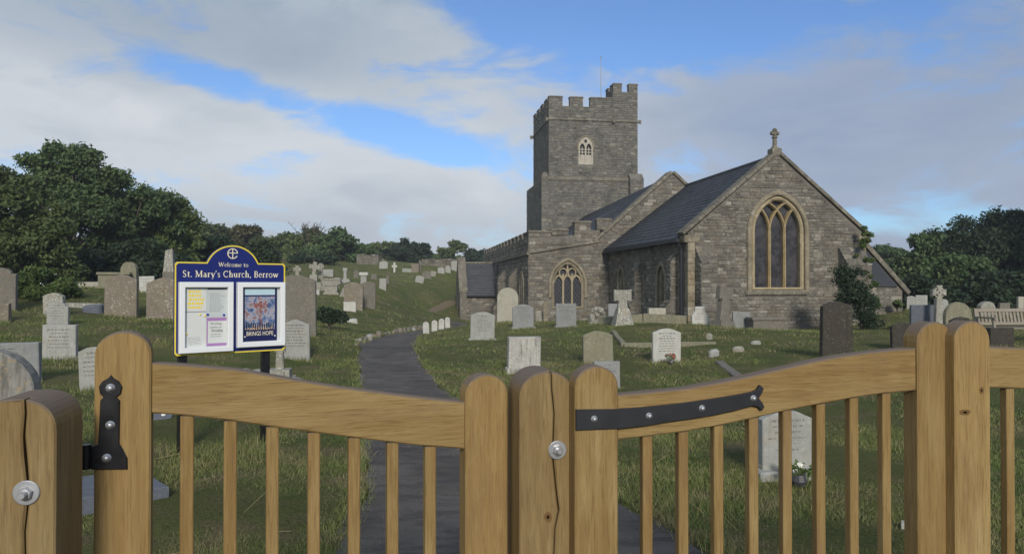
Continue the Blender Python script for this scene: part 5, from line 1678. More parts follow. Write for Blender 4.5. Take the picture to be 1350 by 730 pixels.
for i in range(12):
    px_ = xa + .01 + (xb - xa - .02) * i / 11; rect(mb, px_ - .004, px_ + .004, zs0 + r_.uniform(.002, .01), zs0 + r_.uniform(.014, .022), Y_ - .0028)
obj('print', mb, 'poster_gold', pa)
sans(pa, 'BRINGS HOPE', xa + .018, z0 + .058, .042, Y_ - .0012, xb - xa - .034, 'sign_cream')
for px_ in (xa + .0, xb + .0):
    mb = MB(); mb.lathe([(.008, 0), (.008, .006), (.003, .008)], 8, Matrix.Translation((px_, Y_ - .001, z0 + .05)) @ Matrix.Rotation(R(90), 4, 'X')); obj('pin', mb, 'paper_white', c2)

# ------------------------------------------------------------------ gravestones
GG = 'gravestones in the churchyard'


def outline(kind, w_, h, b=-.25):
    hw = w_ / 2
    if kind == 'flat': return [(-hw, b), (hw, b), (hw, h - .008), (hw - .01, h), (-hw + .01, h), (-hw, h - .008)]
    if kind == 'round':
        r = hw * .98
        return [(-hw, b), (hw, b)] + [(hw * math.cos(a), h - r + r * math.sin(a)) for a in [math.pi * k / 14 for k in range(15)]]
    if kind == 'segment':
        s_ = w_ * .16
        return [(-hw, b), (hw, b)] + [(hw - w_ * k / 10, h - s_ + s_ * math.sin(math.pi * k / 10)) for k in range(11)]
    if kind == 'pointed': return [(-hw, b), (hw, b), (hw, h - w_ * .2), (hw - .02, h - w_ * .17), (.03, h - .004), (-.03, h - .004), (-hw + .02, h - w_ * .17), (-hw, h - w_ * .2)]
    if kind == 'shoulder':
        s_ = w_ * .2
        r = hw * .72
        return [(-hw, b), (hw, b), (hw, h - s_ - .02), (hw * .86, h - s_)] + [(r * math.cos(a), h - s_ + s_ * math.sin(a)) for a in [math.pi * k / 10 for k in range(11)]] + [(-hw * .86, h - s_), (-hw, h - s_ - .02)]
    if kind == 'ogee':
        s_ = w_ * .11
        return [(-hw, b), (hw, b), (hw, h - s_ * 1.35), (hw - .015, h - s_ * 1.15), (hw * .72, h - s_ * .8), (hw * .45, h - s_ * .28), (hw * .2, h - .004), (0, h), (-hw * .2, h - .004), (-hw * .45, h - s_ * .28), (-hw * .72, h - s_ * .8), (-hw + .015, h - s_ * 1.15), (-hw, h - s_ * 1.35)]
    if kind == 'gothic': return [(-hw, b), (hw, b), (hw, h * .52), (hw * .62, h * .74), (hw * .62, h - .03), (hw * .5, h), (-hw * .5, h), (-hw * .62, h - .03), (-hw * .62, h * .74), (-hw, h * .52)]


def inscribe(parent, w_, h, r_, y, rows, lo=.35, hi=.86, big=0):
    mb = MB()
    for i in range(rows):
        zc = h * (hi - (hi - lo) * i / max(1, rows - 1))
        ln_ = w_ * r_.uniform(.25, .78)
        x = -ln_ / 2; th = h * .0095 * (1.5 if i in (0, 2) else 1) * (1.25 if big else 1)
        while x < ln_ / 2:
            wd = w_ * r_.uniform(.03, .13)
            if big:                                                     # separate letter strokes near the camera
                xx = x
                while xx < min(x + wd, ln_ / 2):
                    mb.box(xx, xx + .004, y, y + .0015, zc - th, zc + th)
                    if r_.random() < .6: mb.box(xx + .0045, xx + .009, y, y + .0015, zc + r_.choice((-th, th * .5, -th * .3)), zc + th * r_.uniform(.55, 1))
                    xx += .0135
            else: mb.box(x, min(x + wd, ln_ / 2), y, y + .0015, zc - th, zc + th)
            x += wd + w_ * .035
    if mb.v: obj('inscription', mb, 'engraved', parent, kind='stuff')


for i, (u0, u1, vt, vb, Y, kind, mt_, rot, op, label) in enumerate(GS):
    X = ((u0 + u1) / 2 - CU) / F * Y
    w_ = (u1 - u0) / F * Y
    g0 = hz(X, Y)
    h = H - (vt - VH) / F * Y - g0
    th = op.get('th', .1)
    r_ = random.Random(100 + i)
    out = outline(kind, w_, h)
    jt = .011 if mt_ in ('hs_lichen', 'hs_brown', 'hs_taupe', 'hs_dark', 'hs_green', 'hs_streakpale') else .003
    out = [(x + r_.uniform(-jt, jt) * .7, z + (r_.uniform(-jt * 1.3, jt * .6) if z > 0 else 0)) for x, z in out]
    lean = R(op.get('lean', r_.uniform(-1.2, 1.2)))
    tilt = R(r_.uniform(-2.5, 2.5))
    if op.get('grey'): mt_ = {'hs_taupe': 'hs_green', 'hs_lichen': 'hs_green'}[mt_]
    mb = MB(); mb.prism(out, [], 0, th, None, .012 if th > .085 else .008)
    if op.get('ins') or op.get('plinth'):
        p = thing('gravestone', label, 'gravestone', (X, Y, g0), R(rot), GG)
        p.rotation_euler = (tilt, lean, R(rot))
        obj('slab', mb, mt_, p)
        if op.get('plinth'):
            pm = MB(); e = .05 if op['plinth'] == 1 else .035
            pm.bbox(-w_ / 2 - e, w_ / 2 + e, -e - .02, th + e, -.2, .07 if op['plinth'] == 1 else .1, .015); obj('plinth', pm, mt_, p)
        if op.get('ins'): inscribe(p, w_, h, r_, -.0012, 6 if h < .7 else 8, big=op['ins'] == 2, lo=.34 if op['ins'] == 1 else .42)
    else:
        p = tag(obj('gravestone', mb, mt_), label, 'gravestone', GG)
        p.location = (X, Y, g0); p.rotation_euler = (tilt, lean, R(rot))

# the row of small pegs beside the path
PL = ['nearest of four little white rounded markers beside the path', 'second of four little white rounded markers, counting from the nearest', 'third of four little white rounded markers, counting from the nearest', 'farthest of four little white rounded markers, next to the porch']
for i, (u0, u1, vt, vb, Y) in enumerate(PEGS):
    X = ((u0 + u1) / 2 - CU) / F * Y; w_ = (u1 - u0) / F * Y; g0 = hz(X, Y)
    h = H - (vt - VH) / F * Y - g0
    mb = MB(); mb.prism(outline('round', w_, h), [outline('round', w_ * .5, h * .8, h * .25)] if i else [], 0, .03, None, .004)
    if i: mb.prism(outline('round', w_, h), [], .0305, .08)
    else: mb.prism(outline('round', w_, h), [], .0305, .08)
    p = tag(obj('grave_marker', mb, 'hs_white'), PL[i], 'grave marker', 'four small white markers in a row'); p.location = (X, Y, g0); p.rotation_euler = (0, R((-2, 1, 3, -1)[i]), R(8))


def base_at(u, Y):
    X = (u - CU) / F * Y
    return X, Y, hz(X, Y)


def cross(label, u, Y, vt, wd, arm, mat_, kind='latin', base=None, rot=8, lean=0, tilt=0, th=.14, armz=.74, cat='cross', name='stone_cross'):
    X, Y, g0 = base_at(u, Y)
    h = H - (vt - VH) / F * Y - g0
    p = thing(name, label, cat, (X, Y, g0), R(rot), 'stone crosses in the churchyard')
    p.rotation_euler = (R(tilt), R(lean), R(rot))
    zb_ = 0
    if base:
        hb, w0, w1, steps = base
        mb = MB()
        for k in range(steps):
            a = w0 + (w1 - w0) * k / max(1, steps); b_ = w0 + (w1 - w0) * (k + 1) / steps if steps == 1 else a
            za, zc = hb * k / steps, hb * (k + 1) / steps
            vs = [(-a / 2, -a / 2, za - (.2 if k == 0 else 0)), (a / 2, -a / 2, za - (.2 if k == 0 else 0)), (a / 2, a / 2, za - (.2 if k == 0 else 0)), (-a / 2, a / 2, za - (.2 if k == 0 else 0)), (-b_ / 2, -b_ / 2, zc), (b_ / 2, -b_ / 2, zc), (b_ / 2, b_ / 2, zc), (-b_ / 2, b_ / 2, zc)]
            mb.add(vs, [(0, 3, 2, 1), (4, 5, 6, 7), (0, 1, 5, 4), (1, 2, 6, 5), (2, 3, 7, 6), (3, 0, 4, 7)])
        obj('plinth', mb, mat_, p); zb_ = hb
    z = zb_ + (h - zb_) * armz
    hw, aw_ = wd / 2, arm / 2
    if kind == 'latin':
        ah = wd * .55
        pts = [(-hw * 1.1, zb_ - .01), (hw * 1.1, zb_ - .01), (hw * .9, z - ah), (aw_, z - ah * 1.15), (aw_, z + ah * 1.15), (hw * .9, z + ah), (hw * 1.15, h), (-hw * 1.15, h), (-hw * .9, z + ah), (-aw_, z + ah * 1.15), (-aw_, z - ah * 1.15), (-hw * .9, z - ah)]
        mb = MB(); mb.prism(pts, [], -th / 2, th / 2, None, .015); obj('shaft', mb, mat_, p)
    else:
        z = h - aw_
        mb = MB(); mb.prism([(-hw * 1.25, zb_ - .01), (hw * 1.25, zb_ - .01), (hw * .8, z - aw_ * .5), (-hw * .8, z - aw_ * .5)], [], -th / 2, th / 2, None, .015); obj('shaft', mb, mat_, p)
        mb = MB()
        for k in range(4):
            a = k * math.pi / 2; c_, s_ = math.cos(a), math.sin(a)
            q_ = [(hw * .55, 0), (aw_, -hw * .95), (aw_, hw * .95), (hw * .55, 0.001)]
            q_ = [(.02, -hw * .55), (aw_ * .5, -hw * .55), (aw_, -hw), (aw_, hw), (aw_ * .5, hw * .55), (.02, hw * .55)]
            mb.prism([(x * c_ - y * s_, z + x * s_ + y * c_) for x, y in q_], [], -th / 2 - .002 * k, th / 2, None, .01)
        ro = [(aw_ * .78 * math.cos(t_), z + aw_ * .78 * math.sin(t_)) for t_ in [2 * math.pi * k / 24 for k in range(24)]]
        ri_ = [(aw_ * .58 * math.cos(t_), z + aw_ * .58 * math.sin(t_)) for t_ in [2 * math.pi * k / 24 for k in range(24)]]
        mb.prism(ro, [ri_], -th * .32, th * .32); obj('cross_head', mb, mat_, p)
    return p


cross('stone cross with lichen on a tall tapered base in front of the chancel', 820.5, 23.5, 382, .30, .56, 'hs_lichen', 'latin', (.56, .70, .34, 1), 6, 0, 0, .16, .7)
cross('tall mossy cross leaning sideways against the buttress of the east gable', 952, 23.2, 378, .34, .50, 'hs_taupe', 'latin', (.22, .66, .5, 1), 24, 5, 0, .22, .82)
cross('celtic ringed cross with white lichen standing among stones near the bench', 1237, 21.5, 376, .20, .42, 'hs_lichen', 'celtic', (.22, .45, .3, 1), 6, 0, 0, .13)
cross('white thin cross on the skyline of the left bank', 520, 60, 346, .16, .42, 'hs_white', 'latin', None, 4, 0, 0, .12, .62)
cross('small wheel headed cross peeping over the tall taupe headstone', 392, 40, 350, .22, .42, 'hs_lichen', 'celtic', None, 4, 0, 0, .14)
cross('ivy clad pale cross at the tree edge of the left bank', 413, 52, 345, .25, .75, 'hs_lichen', 'latin', None, 14, 6, 0, .14, .7)
cross('second pale cross at the tree edge, half hidden by leaves', 423, 53, 347, .3, .42, 'hs_lichen', 'celtic', None, 4, 0, 0, .14)
cross('slim grey cross on a stepped foot midway up the left bank', 455, 49, 353, .2, .3, 'hs_grey', 'latin', (.25, .8, .5, 2), 4, 0, 0, .14, .86)
cross('white stone cross stump on stepped base seen below the notice board', 369.5, 12.0, 455, .12, .16, 'hs_lichen', 'latin', (.26, .46, .2, 2), 10, 0, 0, .11, .9)

# broken white kerb stones beside that base
for (u, Y, wd, hh, rot, lab) in ((341, 12.3, .42, .19, 12, 'rounded white broken stone with a scroll end below the notice board'), (323, 12.6, .22, .16, 20, 'small white broken stone leftmost below the notice board'), (384, 11.7, .30, .13, 5, 'white stepped block right of the cross stump below the notice board')):
    X, Y, g0 = base_at(u, Y)
    mb = MB(); mb.prism(outline('segment', wd, hh, -.1), [], 0, .22, None, .03); p = tag(obj('broken_stone', mb, 'hs_lichen'), lab, 'broken stone', 'broken stones lying in the grass'); p.location = (X, Y, g0); p.rotation_euler = (R(4), R(-3), R(rot))


def chest_tomb(label, u, Y, wd, dp, h, mat_, rot, name='chest_tomb'):
    X, Y, g0 = base_at(u, Y)
    p = thing(name, label, 'tomb', (X, Y, g0), R(rot), 'chest tombs in the churchyard')
    mb = MB(); mb.bbox(-wd / 2 + .05, wd / 2 - .05, .05, dp - .05, -.2, h - .085, .01); obj('chest', mb, mat_, p)
    mb = MB(); mb.bbox(-wd / 2, wd / 2, 0, dp, h - .083, h, .02); obj('lid', mb, mat_, p)
    mb = MB(); mb.bbox(-wd / 2 - .03, wd / 2 + .03, -.03, dp + .03, -.2, .08, .02); obj('plinth', mb, mat_, p)


chest_tomb('low mossy chest tomb under the great east window', 1015, 23.6, 1.15, .6, .42, 'hs_taupe', 6)
chest_tomb('grey stone chest tomb under the trees behind the rusty brown headstone', 149, 25.5, 1.05, .6, .55, 'hs_green', 18)
chest_tomb('pale chest tomb in the middle of the left bank', 436, 42.5, .82, .6, .58, 'hs_lichen', 6)
chest_tomb('long pale chest tomb higher up behind the other one on the left bank', 436, 47.5, 1.3, .6, .5, 'hs_lichen', 4)
# capped pedestal behind the paired brown stones
X, Y, g0 = base_at(479.5, 42.0)
p = thing('pedestal_tomb', 'grey pedestal with a wide white cap behind the paired brown headstones', 'tomb', (X, Y, g0), R(5))
hh = H - (359 - VH) / F * Y - g0
mb = MB(); mb.bbox(-.17, .17, -.1, .2, -.1, hh - .16, .02); obj('shaft', mb, 'hs_grey', p)
mb = MB(); mb.bbox(-.25, .25, -.16, .26, hh - .158, hh, .03); obj('cap', mb, 'hs_white', p)
# tall square pillar behind the speckled stone
X, Y, g0 = base_at(223.5, 23.0)
hh = H - (328 - VH) / F * Y - g0
p = thing('stone_pillar', 'tall broken square pillar rising beside the notice board', 'pillar', (X, Y, g0), R(10))
mb = MB(); vs = [(-.15, -.15, hh * .6), (.15, -.15, hh * .6), (.15, .15, hh * .6), (-.15, .15, hh * .6), (-.10, -.1, hh - .05), (.10, -.1, hh), (.10, .1, hh - .03), (-.10, .1, hh - .08)]
mb.add(vs, [(0, 3, 2, 1), (4, 5, 6, 7), (0, 1, 5, 4), (1, 2, 6, 5), (2, 3, 7, 6), (3, 0, 4, 7)]); obj('shaft', mb, 'hs_lichen', p)
mb = MB(); mb.bbox(-.17, .17, -.17, .17, -.2, hh * .605, .02); obj('plinth', mb, 'hs_taupe', p)
# lumpy weathered memorial with white lichen
X, Y, g0 = base_at(788.5, 27.3)
p = thing('rustic_memorial', 'lumpy rockwork memorial blotched white near the three light window', 'memorial', (X, Y, g0), R(5))
r_ = random.Random(4); mb = MB()
for k in range(16):
    zz = .04 + .52 * r_.random(); x = r_.uniform(-.27, .27) * (1.15 - zz); rr_ = r_.uniform(.08, .15)
    n_ = 7
    mb.lathe([(rr_ * .5, -rr_ * .8), (rr_, -rr_ * .2), (rr_ * .9, rr_ * .35), (rr_ * .4, rr_ * .8)], n_, Matrix.Translation((x, r_.uniform(-.1, .1), zz)) @ Matrix.Rotation(r_.random() * 3, 4, 'X') @ Matrix.Rotation(r_.random() * 3, 4, 'Y'))
obj('rock', mb, 'hs_lichen', p)
mb = MB(); mb.bbox(-.36, .36, -.18, .18, -.2, .10, .03); obj('plinth', mb, 'hs_lichen', p)
# narrow marker by the aisle wall
X, Y, g0 = base_at(720, 30.5)
mb = MB(); mb.bbox(-.09, .09, 0, .12, -.2, .78, .02); p = tag(obj('stone_post', mb, 'dressed'), 'narrow pale stone post standing by the aisle wall', 'post'); p.location = (X, Y, g0); p.rotation_euler = (0, R(-3), 0)
X, Y, g0 = base_at(711, 31.0)
mb = MB(); mb.bbox(-.16, .16, 0, .2, -.2, .45, .05); p = tag(obj('broken_stone', mb, 'hs_lichen'), 'rough whitish stone beside the narrow post by the aisle wall', 'broken stone', 'broken stones lying in the grass'); p.location = (X, Y, g0)


def kerb(label, pts, wd, hh, mat_, name='grave_kerb'):
    """grave kerb of separate stones along (u, Y) corner points"""
    P = [Vector(base_at(*q)) for q in pts]
    p = thing(name, label, 'grave kerb', P[0], 0, 'grave kerbs')
    r_ = random.Random(len(label))
    for a, b_ in zip(P[:-1], P[1:]):
        d = b_ - a; L = d.length; n_ = max(1, int(L / .8)); ang = math.atan2(d.y, d.x); pit = math.asin(d.z / L)
        for k in range(n_):
            q_ = a + d * ((k + .5) / n_)
            mm = Matrix.Translation(q_ - P[0]) @ Matrix.Rotation(ang, 4, 'Z') @ Matrix.Rotation(-pit + r_.uniform(-.02, .02), 4, 'Y')
            mb = MB(); mb.bbox(-L / n_ / 2 + .01, L / n_ / 2 - .01, -wd / 2, wd / 2, -.2, hh * r_.uniform(.9, 1.1), .015, mm); obj('kerb_stone', mb, mat_, p)


kerb('pale kerb round a grave behind the white lettered headstone', [(808, 21.5), (822, 18.6), (944, 18.4)], .13, .09, 'hs_green')
kerb('low stone kerb running along the chancel wall below the lancets', [(790, 25.4), (848, 25.0), (905, 24.4)], .2, .30, 'hs_green')
kerb('fallen dark kerb stone lying slanting in the grass near the right gate', [(948, 15.4), (978, 13.0)], .18, .05, 'hs_taupe')
kerb('long pale kerb between the flowering bush and the rusty brown headstone', [(70, 20.9), (136, 21.3)], .14, .15, 'hs_lichen')
kerb('far pale kerb beyond the flowering bush under the trees', [(98, 27.0), (136, 27.4)], .16, .18, 'hs_cream')
kerb('pale kerb on the left bank behind the chest tomb', [(412, 44.6), (447, 45.2)], .3, .25, 'hs_lichen')
kerb('long low kerb at the foot of the skyline stones on the bank', [(531, 60.5), (544, 60.2)], .3, .25, 'hs_grey')
# small odd stones
for (u, Y, wd, hh, mt_, rot, lab) in ((895 + 40, 19.5, .2, .17, 'hs_lichen', 20, 'pale stub stone at the corner of the pale grave kerb'), (941, 16.6, .26, .15, 'hs_grey', 30, 'grey pointed stone lump in the grass left of the fallen kerb stone'), (973, 17.2, .26, .11, 'hs_lichen', -10, 'flat pale stone lump in the grass above the fallen kerb stone'),
                                     (996, 18.3, .24, .1, 'hs_grey', 0, 'farthest grey stone lump in the grass right of the pale grave kerb'), (463.5, 28.0, .45, .14, 'hs_white', 10, 'white flat stone lying in the grass beside the dark bush'), (124, 20.3, .5, .24, 'hs_slate', 8, 'low dark blue stone block beside the rusty brown headstone'),
                                     (1163, 14.4, .52, .12, 'hs_bluegrey', 10, 'pale flat slab showing just above the rail of the field gate'), (1192, 4.9, .06, .05, 'hs_white', 10, 'small white stone chip in the grass below the right gate stile')):
    X, Y, g0 = base_at(u, Y)
    mb = MB(); mb.bbox(-wd / 2, wd / 2, -wd * .3, wd * .3, -.1, hh, min(.05, hh * .4)); p = tag(obj('stone_block', mb, mt_), lab, 'stone', 'loose stones in the grass'); p.location = (X, Y, g0); p.rotation_euler = (R(4), R(-5), R(rot))

# ledger slab in the grass behind the pedestrian gate
a = at(228, 5.0, 640); g0 = hz(-2.5, 4.9)
mb = MB(); mb.prism([(-1.7, 0), (0, 0), (0, .8), (-1.7, .8)], [], -.0, .13, Matrix(((1, 0, 0, 0), (0, 0, 1, 0), (0, -1, 0, 0), (0, 0, 0, 1))), .008)
p = tag(obj('ledger_slab', mb, 'hs_slate'), 'thick blue grey ledger slab lying in the grass behind the pedestrian gate', 'grave slab')
p.location = (-2.53, 5.5, g0 + .1); p.rotation_euler = (R(-2), R(2), R(40))
for (u, Y, lab) in ((211, 8.6, 'small dark flat tablet with a white pebble seen under the gate rail'), (268, 8.7, 'second small dark tablet, right of the one with the pebble')):
    X, Y, g0 = base_at(u, Y)
    p = thing('memorial_tablet', lab, 'tablet', (X, Y, g0), R(12), 'small memorial tablets in the grass')
    mb = MB(); mb.bbox(-.13, .13, -.10, .10, -.08, .035, .006, Matrix.Rotation(R(22), 4, 'X')); obj('tablet', mb, 'hs_slate', p)
    if u == 211:
        mb = MB(); mb.lathe([(.01, 0), (.026, .012), (.022, .03), (.006, .038)], 8, Matrix.Translation((.04, .02, .045))); obj('pebble', mb, 'petal_white', p)


def flowers(label, u, Y, n, spread, hh, mats, vase_h, seed, dy=-.1):
    X, Y, g0 = base_at(u, Y); Y += dy
    p = thing('flowers', label, 'flowers', (X, Y, g0), 0)
    r_ = random.Random(seed)
    mb = MB(); mb.lathe([(.05, 0), (.065, .04), (.05, vase_h)], 10); obj('vase', mb, 'vase', p)
    sm = MB(); lm = MB()
    for k in range(n):
        hd = Vector((r_.gauss(0, spread), r_.gauss(0, spread * .5), vase_h + r_.uniform(.2, 1) * hh))
        sm.tube([(0, 0, vase_h * .8), (hd.x * .5, hd.y * .5, (hd.z + vase_h) / 2), hd], .003, 4)
        fm = MB()
        for j in range(7):
            a = 2 * math.pi * j / 7; rr_ = r_.uniform(.020, .032)
            d1 = Vector((math.cos(a), -.5, math.sin(a))) * rr_; d2 = Vector((math.cos(a + .5), -.3, math.sin(a + .5))) * rr_ * .75; d3 = Vector((math.cos(a - .5), -.3, math.sin(a - .5))) * rr_ * .75
            fm.add([hd, hd + d2, hd + d1, hd + d3], [(0, 1, 2, 3)])
        obj('flower', fm, mats[k % len(mats)], p)
        for j in range(5):
            b_ = hd * r_.uniform(.5, .9) + Vector((0, 0, vase_h * .2)); d = Vector((r_.uniform(-1, 1), r_.uniform(-1, .3), r_.uniform(-.2, .8))).normalized() * .055; s_ = Vector((-d.z, .01, d.x)) * .3
            lm.tint = r_.random(); lm.add([b_, b_ + d * .5 + s_, b_ + d, b_ + d * .5 - s_], [(0, 1, 2, 3)])
    obj('stem', sm, 'leaf_mid', p); obj('leaves', lm, 'leaf_mid', p, kind='stuff')


flowers('bunch of white flowers in a dark vase at the foot of the small lettered headstone', 1046, 6.05, 11, .075, .12, ['petal_white'], .09, 3, -.10)
flowers('dull red flowers at the foot of the white lettered headstone by the kerb', 883, 15.6, 8, .10, .14, ['petal_red', 'petal_red', 'hs_taupe'], .08, 5, -.12)

# ------------------------------------------------------------------ bench
X, Y, g0 = base_at(1352, 17.0)
p = thing('bench', 'pale weathered slatted wooden bench on the grass at the right edge', 'bench', (X, Y, g0 - .06), R(4))
hw = .98
for sx_ in (-1, 1):
    mb = MB(); mb.bbox(sx_ * (hw - .03) - .03, sx_ * (hw - .03) + .03, -.28, -.22, -.1, .62, .005); obj('leg', mb, 'bench_wood', p)
    mb = MB(); mb.prism([(.25, -.1), (.31, -.1), (.33, .45), (.42, .84), (.36, .84), (.27, .45)], [], sx_ * (hw - .03) - .03, sx_ * (hw - .03) + .03, Matrix(((0, 1, 0, 0), (1, 0, 0, 0), (0, 0, 1, 0), (0, 0, 0, 1)))); obj('leg', mb, 'bench_wood', p)
    mb = MB(); mb.bbox(sx_ * (hw - .03) - .04, sx_ * (hw - .03) + .04, -.32, .33, .621, .66, .006); obj('armrest', mb, 'bench_wood', p)
for k in range(5):
    mb = MB(); mb.bbox(-hw, hw, -.27 + k * .105, -.18 + k * .105, .40, .425, .004); obj('slat', mb, 'bench_wood', p)
sl_ = Matrix.Translation((0, .30, .46)) @ Matrix.Rotation(R(-13), 4, 'X')
mb = MB(); mb.bbox(-hw, hw, -.02, .02, .0, .07, .004, sl_); mb.bbox(-hw, hw, -.022, .022, .31, .385, .004, sl_); obj('back_rail', mb, 'bench_wood', p)
for k in range(21):
    x = -hw + .09 + k * (2 * hw - .18) / 20
    mb = MB(); mb.bbox(x - .026, x + .026, -.011, .011, .071, .309, .003, sl_); obj('back_slat', mb, 'bench_wood', p)

# ------------------------------------------------------------------ stone edging along the left side of the path
p = thing('path_edging', 'row of small rough stones edging the far left side of the tarmac path', 'edging', (-4.0, 20, hz(-4, 20)), 0)
r_ = random.Random(77); y = 17.8
o0 = p.location.copy()
while y < 27.6:
    l, rr_ = path_lr(y); x = float(l) - .12 + r_.uniform(-.06, .06); s_ = r_.uniform(.05, .12)
    if y > 20: s_ *= 1.15
    mm = Matrix.Translation(Vector((x, y, hz(x, y))) - o0) @ Matrix.Rotation(r_.uniform(-.5, .5), 4, 'Z') @ Matrix.Rotation(r_.uniform(-.15, .15), 4, 'X')
    mb = MB(); mb.bbox(-s_ * .6, s_ * .6, -s_ * .8, s_ * .8, -.1, s_ * r_.uniform(.8, 1.5), s_ * .25, mm); obj('stone', mb, r_.choice(['hs_green', 'hs_grey', 'hs_taupe', 'hs_brown', 'hs_taupe']), p)
    y += s_ * 1.6 + (r_.uniform(.05, .3) if y > 19.5 else r_.uniform(.3, .9))
# low ruined boundary wall on the skyline of the bank
X, Y, g0 = base_at(480, 66)
for (ua, ub, Y, hh, lab) in ((470, 499, 66, .75, 'low brown rubble wall on the skyline left of the wide grey headstone'), (556, 603, 66, .85, 'low brown rubble wall on the skyline left of the porch')):
    A, Bq = Vector(base_at(ua, Y)), Vector(base_at(ub, Y)); z_ = min(A.z, Bq.z)
    d = Bq - A; L = d.xy.length
    p = thing('boundary_wall', lab, 'wall', (A.x, A.y, z_), math.atan2(d.y, d.x), 'boundary walls on the bank')
    mb = MB(); mb.box(0, L, 0, .4, -.6, hh); cr_ = obj('wall_core', mb, 'mortar', p)
    sm = MB(); r_ = random.Random(3)
    for s_ in stones(lambda z: (0, L), -.4, hh, (.16, .26), .25, .55, (), 9): stone_into(sm, s_, Matrix.Identity(4), r_)
    obj('stonework', sm, 'rubble', cr_, kind='stuff')
    mb = MB()
    x = 0
    while x < L:
        e = x + r_.uniform(.25, .5); mb.bbox(x, min(e, L) - .02, -.05, .45, hh, hh + r_.uniform(.1, .22), .04); x = e
    obj('cope_stone', mb, 'rubble', p)

# ------------------------------------------------------------------ vegetation
rng = np.random.default_rng(11)


def leaves(centres, radii, per, size, flat=.7, up=.5):
    """many small folded leaf faces scattered in clumps"""
    n = len(centres) * per
    c = np.repeat(centres, per, 0); r_ = np.repeat(radii, per)
    d = rng.normal(size=(n, 3)); d /= np.linalg.norm(d, axis=1)[:, None]
    p = c + d * (r_ * rng.random(n) ** .45)[:, None] * np.array([1, 1, flat])
    nrm = rng.normal(size=(n, 3)) * .8 + d * .5; nrm[:, 2] += up; nrm /= np.linalg.norm(nrm, axis=1)[:, None]
    a = np.cross(nrm, rng.normal(size=(n, 3))); a /= np.linalg.norm(a, axis=1)[:, None]
    b_ = np.cross(nrm, a)
    s = size * rng.uniform(.6, 1.35, n)[:, None]
    V = np.stack([p - a * s, p + b_ * s * .5 + nrm * s * .15, p + a * s, p - b_ * s * .5 + nrm * s * .15], 1).reshape(-1, 3)
    Q = np.arange(n * 4).reshape(n, 4)
    ct = np.repeat(rng.random(len(centres)), per)
    t_ = np.clip(.55 * ct + .45 * rng.random(n), 0, 1)
    return V, Q, np.repeat(t_, 4)


def crown_points(blobs, n, hollow=.5):
    """points on the upper skins of many lobes that sit on and in the big ellipsoids, so the crown has lumps and gaps"""
    vol = np.array([b[3] * b[4] * b[5] for b in blobs]) ** .5
    B0 = np.array(blobs)
    nl = max(10, n // 7)
    k = rng.choice(len(blobs), nl, p=vol / vol.sum())
    d = rng.normal(size=(nl, 3)); d[:, 2] = d[:, 2] * .9 + .1; d /= np.linalg.norm(d, axis=1)[:, None]
    r0 = (hollow + (.95 - hollow) * rng.random(nl) ** .5)
    C_ = B0[k, :3] + d * r0[:, None] * B0[k, 3:6]
    rl = np.minimum(B0[k, 3:6].min(1), B0[k, 3:6].mean(1) * .8) * rng.uniform(.22, .42, nl)
    j = rng.choice(nl, n, p=rl ** 1.6 / (rl ** 1.6).sum())
    d = rng.normal(size=(n, 3)); d[:, 2] += .55; d /= np.linalg.norm(d, axis=1)[:, None]
    return C_[j] + d * (rl[j] * rng.uniform(.65, 1.05, n))[:, None] * np.array([1.25, 1.25, .8])


def px_blobs(bl, Y, depth=.8):
    """(u, v, ru, rv, dy) ellipses of the photo as ellipsoids in world metres"""
    out = []
    for q_ in bl:
        u, v, ru, rv = q_[:4]; dy = q_[4] if len(q_) > 4 else 0
        yy = Y + dy; c = at(u, yy, v)
        out.append((c.x, c.y, c.z, ru / F * yy, max(ru, rv) / F * yy * depth, rv / F * yy))
    return out


def tree(name, label, cat, bl, Y, nclump, per, size, clump, matn, trunk=None, group=None, tr=.18, hollow=.45, limbs=9, depth=.8, up=.5, bare=0):
    blobs = px_blobs(bl, Y, depth)
    w_ = sum(b[3] * b[5] for b in blobs)
    cx = sum(b[0] * b[3] * b[5] for b in blobs) / w_; cy = sum(b[1] * b[3] * b[5] for b in blobs) / w_
    if trunk is not None: cx = (trunk - CU) / F * Y
    g0 = hz(cx, cy)
    p = thing(name, label, cat, (cx, cy, g0), 0, group)
    pts = crown_points(blobs, nclump, hollow)
    gh = HT(pts[:, 0], pts[:, 1]) + .1
    pts = pts[pts[:, 2] > gh]
    o0 = np.array([cx, cy, g0])
    V, Q, T = leaves(pts - o0, clump * rng.uniform(.6, 1.3, len(pts)), per, size, .7, up)
    np_mesh('crown', V, Q, matn, T, p)
    zt = max(b[2] for b in blobs) - g0
    mb = MB()
    fork = zt * .38
    mb.tube([(0, 0, -.4), (.05 * zt * .2, 0, fork * .5), (0, .03, fork)], [tr * 1.4, tr, tr * .85], 8)
    ids = rng.choice(len(pts), min(limbs + bare, len(pts)), replace=False)
    for j, i in enumerate(ids):
        e = Vector(pts[i] - o0)
        st_ = Vector((0, 0, fork * rng.uniform(.45, 1.0)))
        mid = st_.lerp(e, .5) + Vector(rng.normal(size=3)) * .12 * e.length * .3
        mb.tube([st_, mid, e], [tr * .5, tr * .3, tr * .09], 5, False)
    obj('trunk', mb, 'bark', p)
    return p


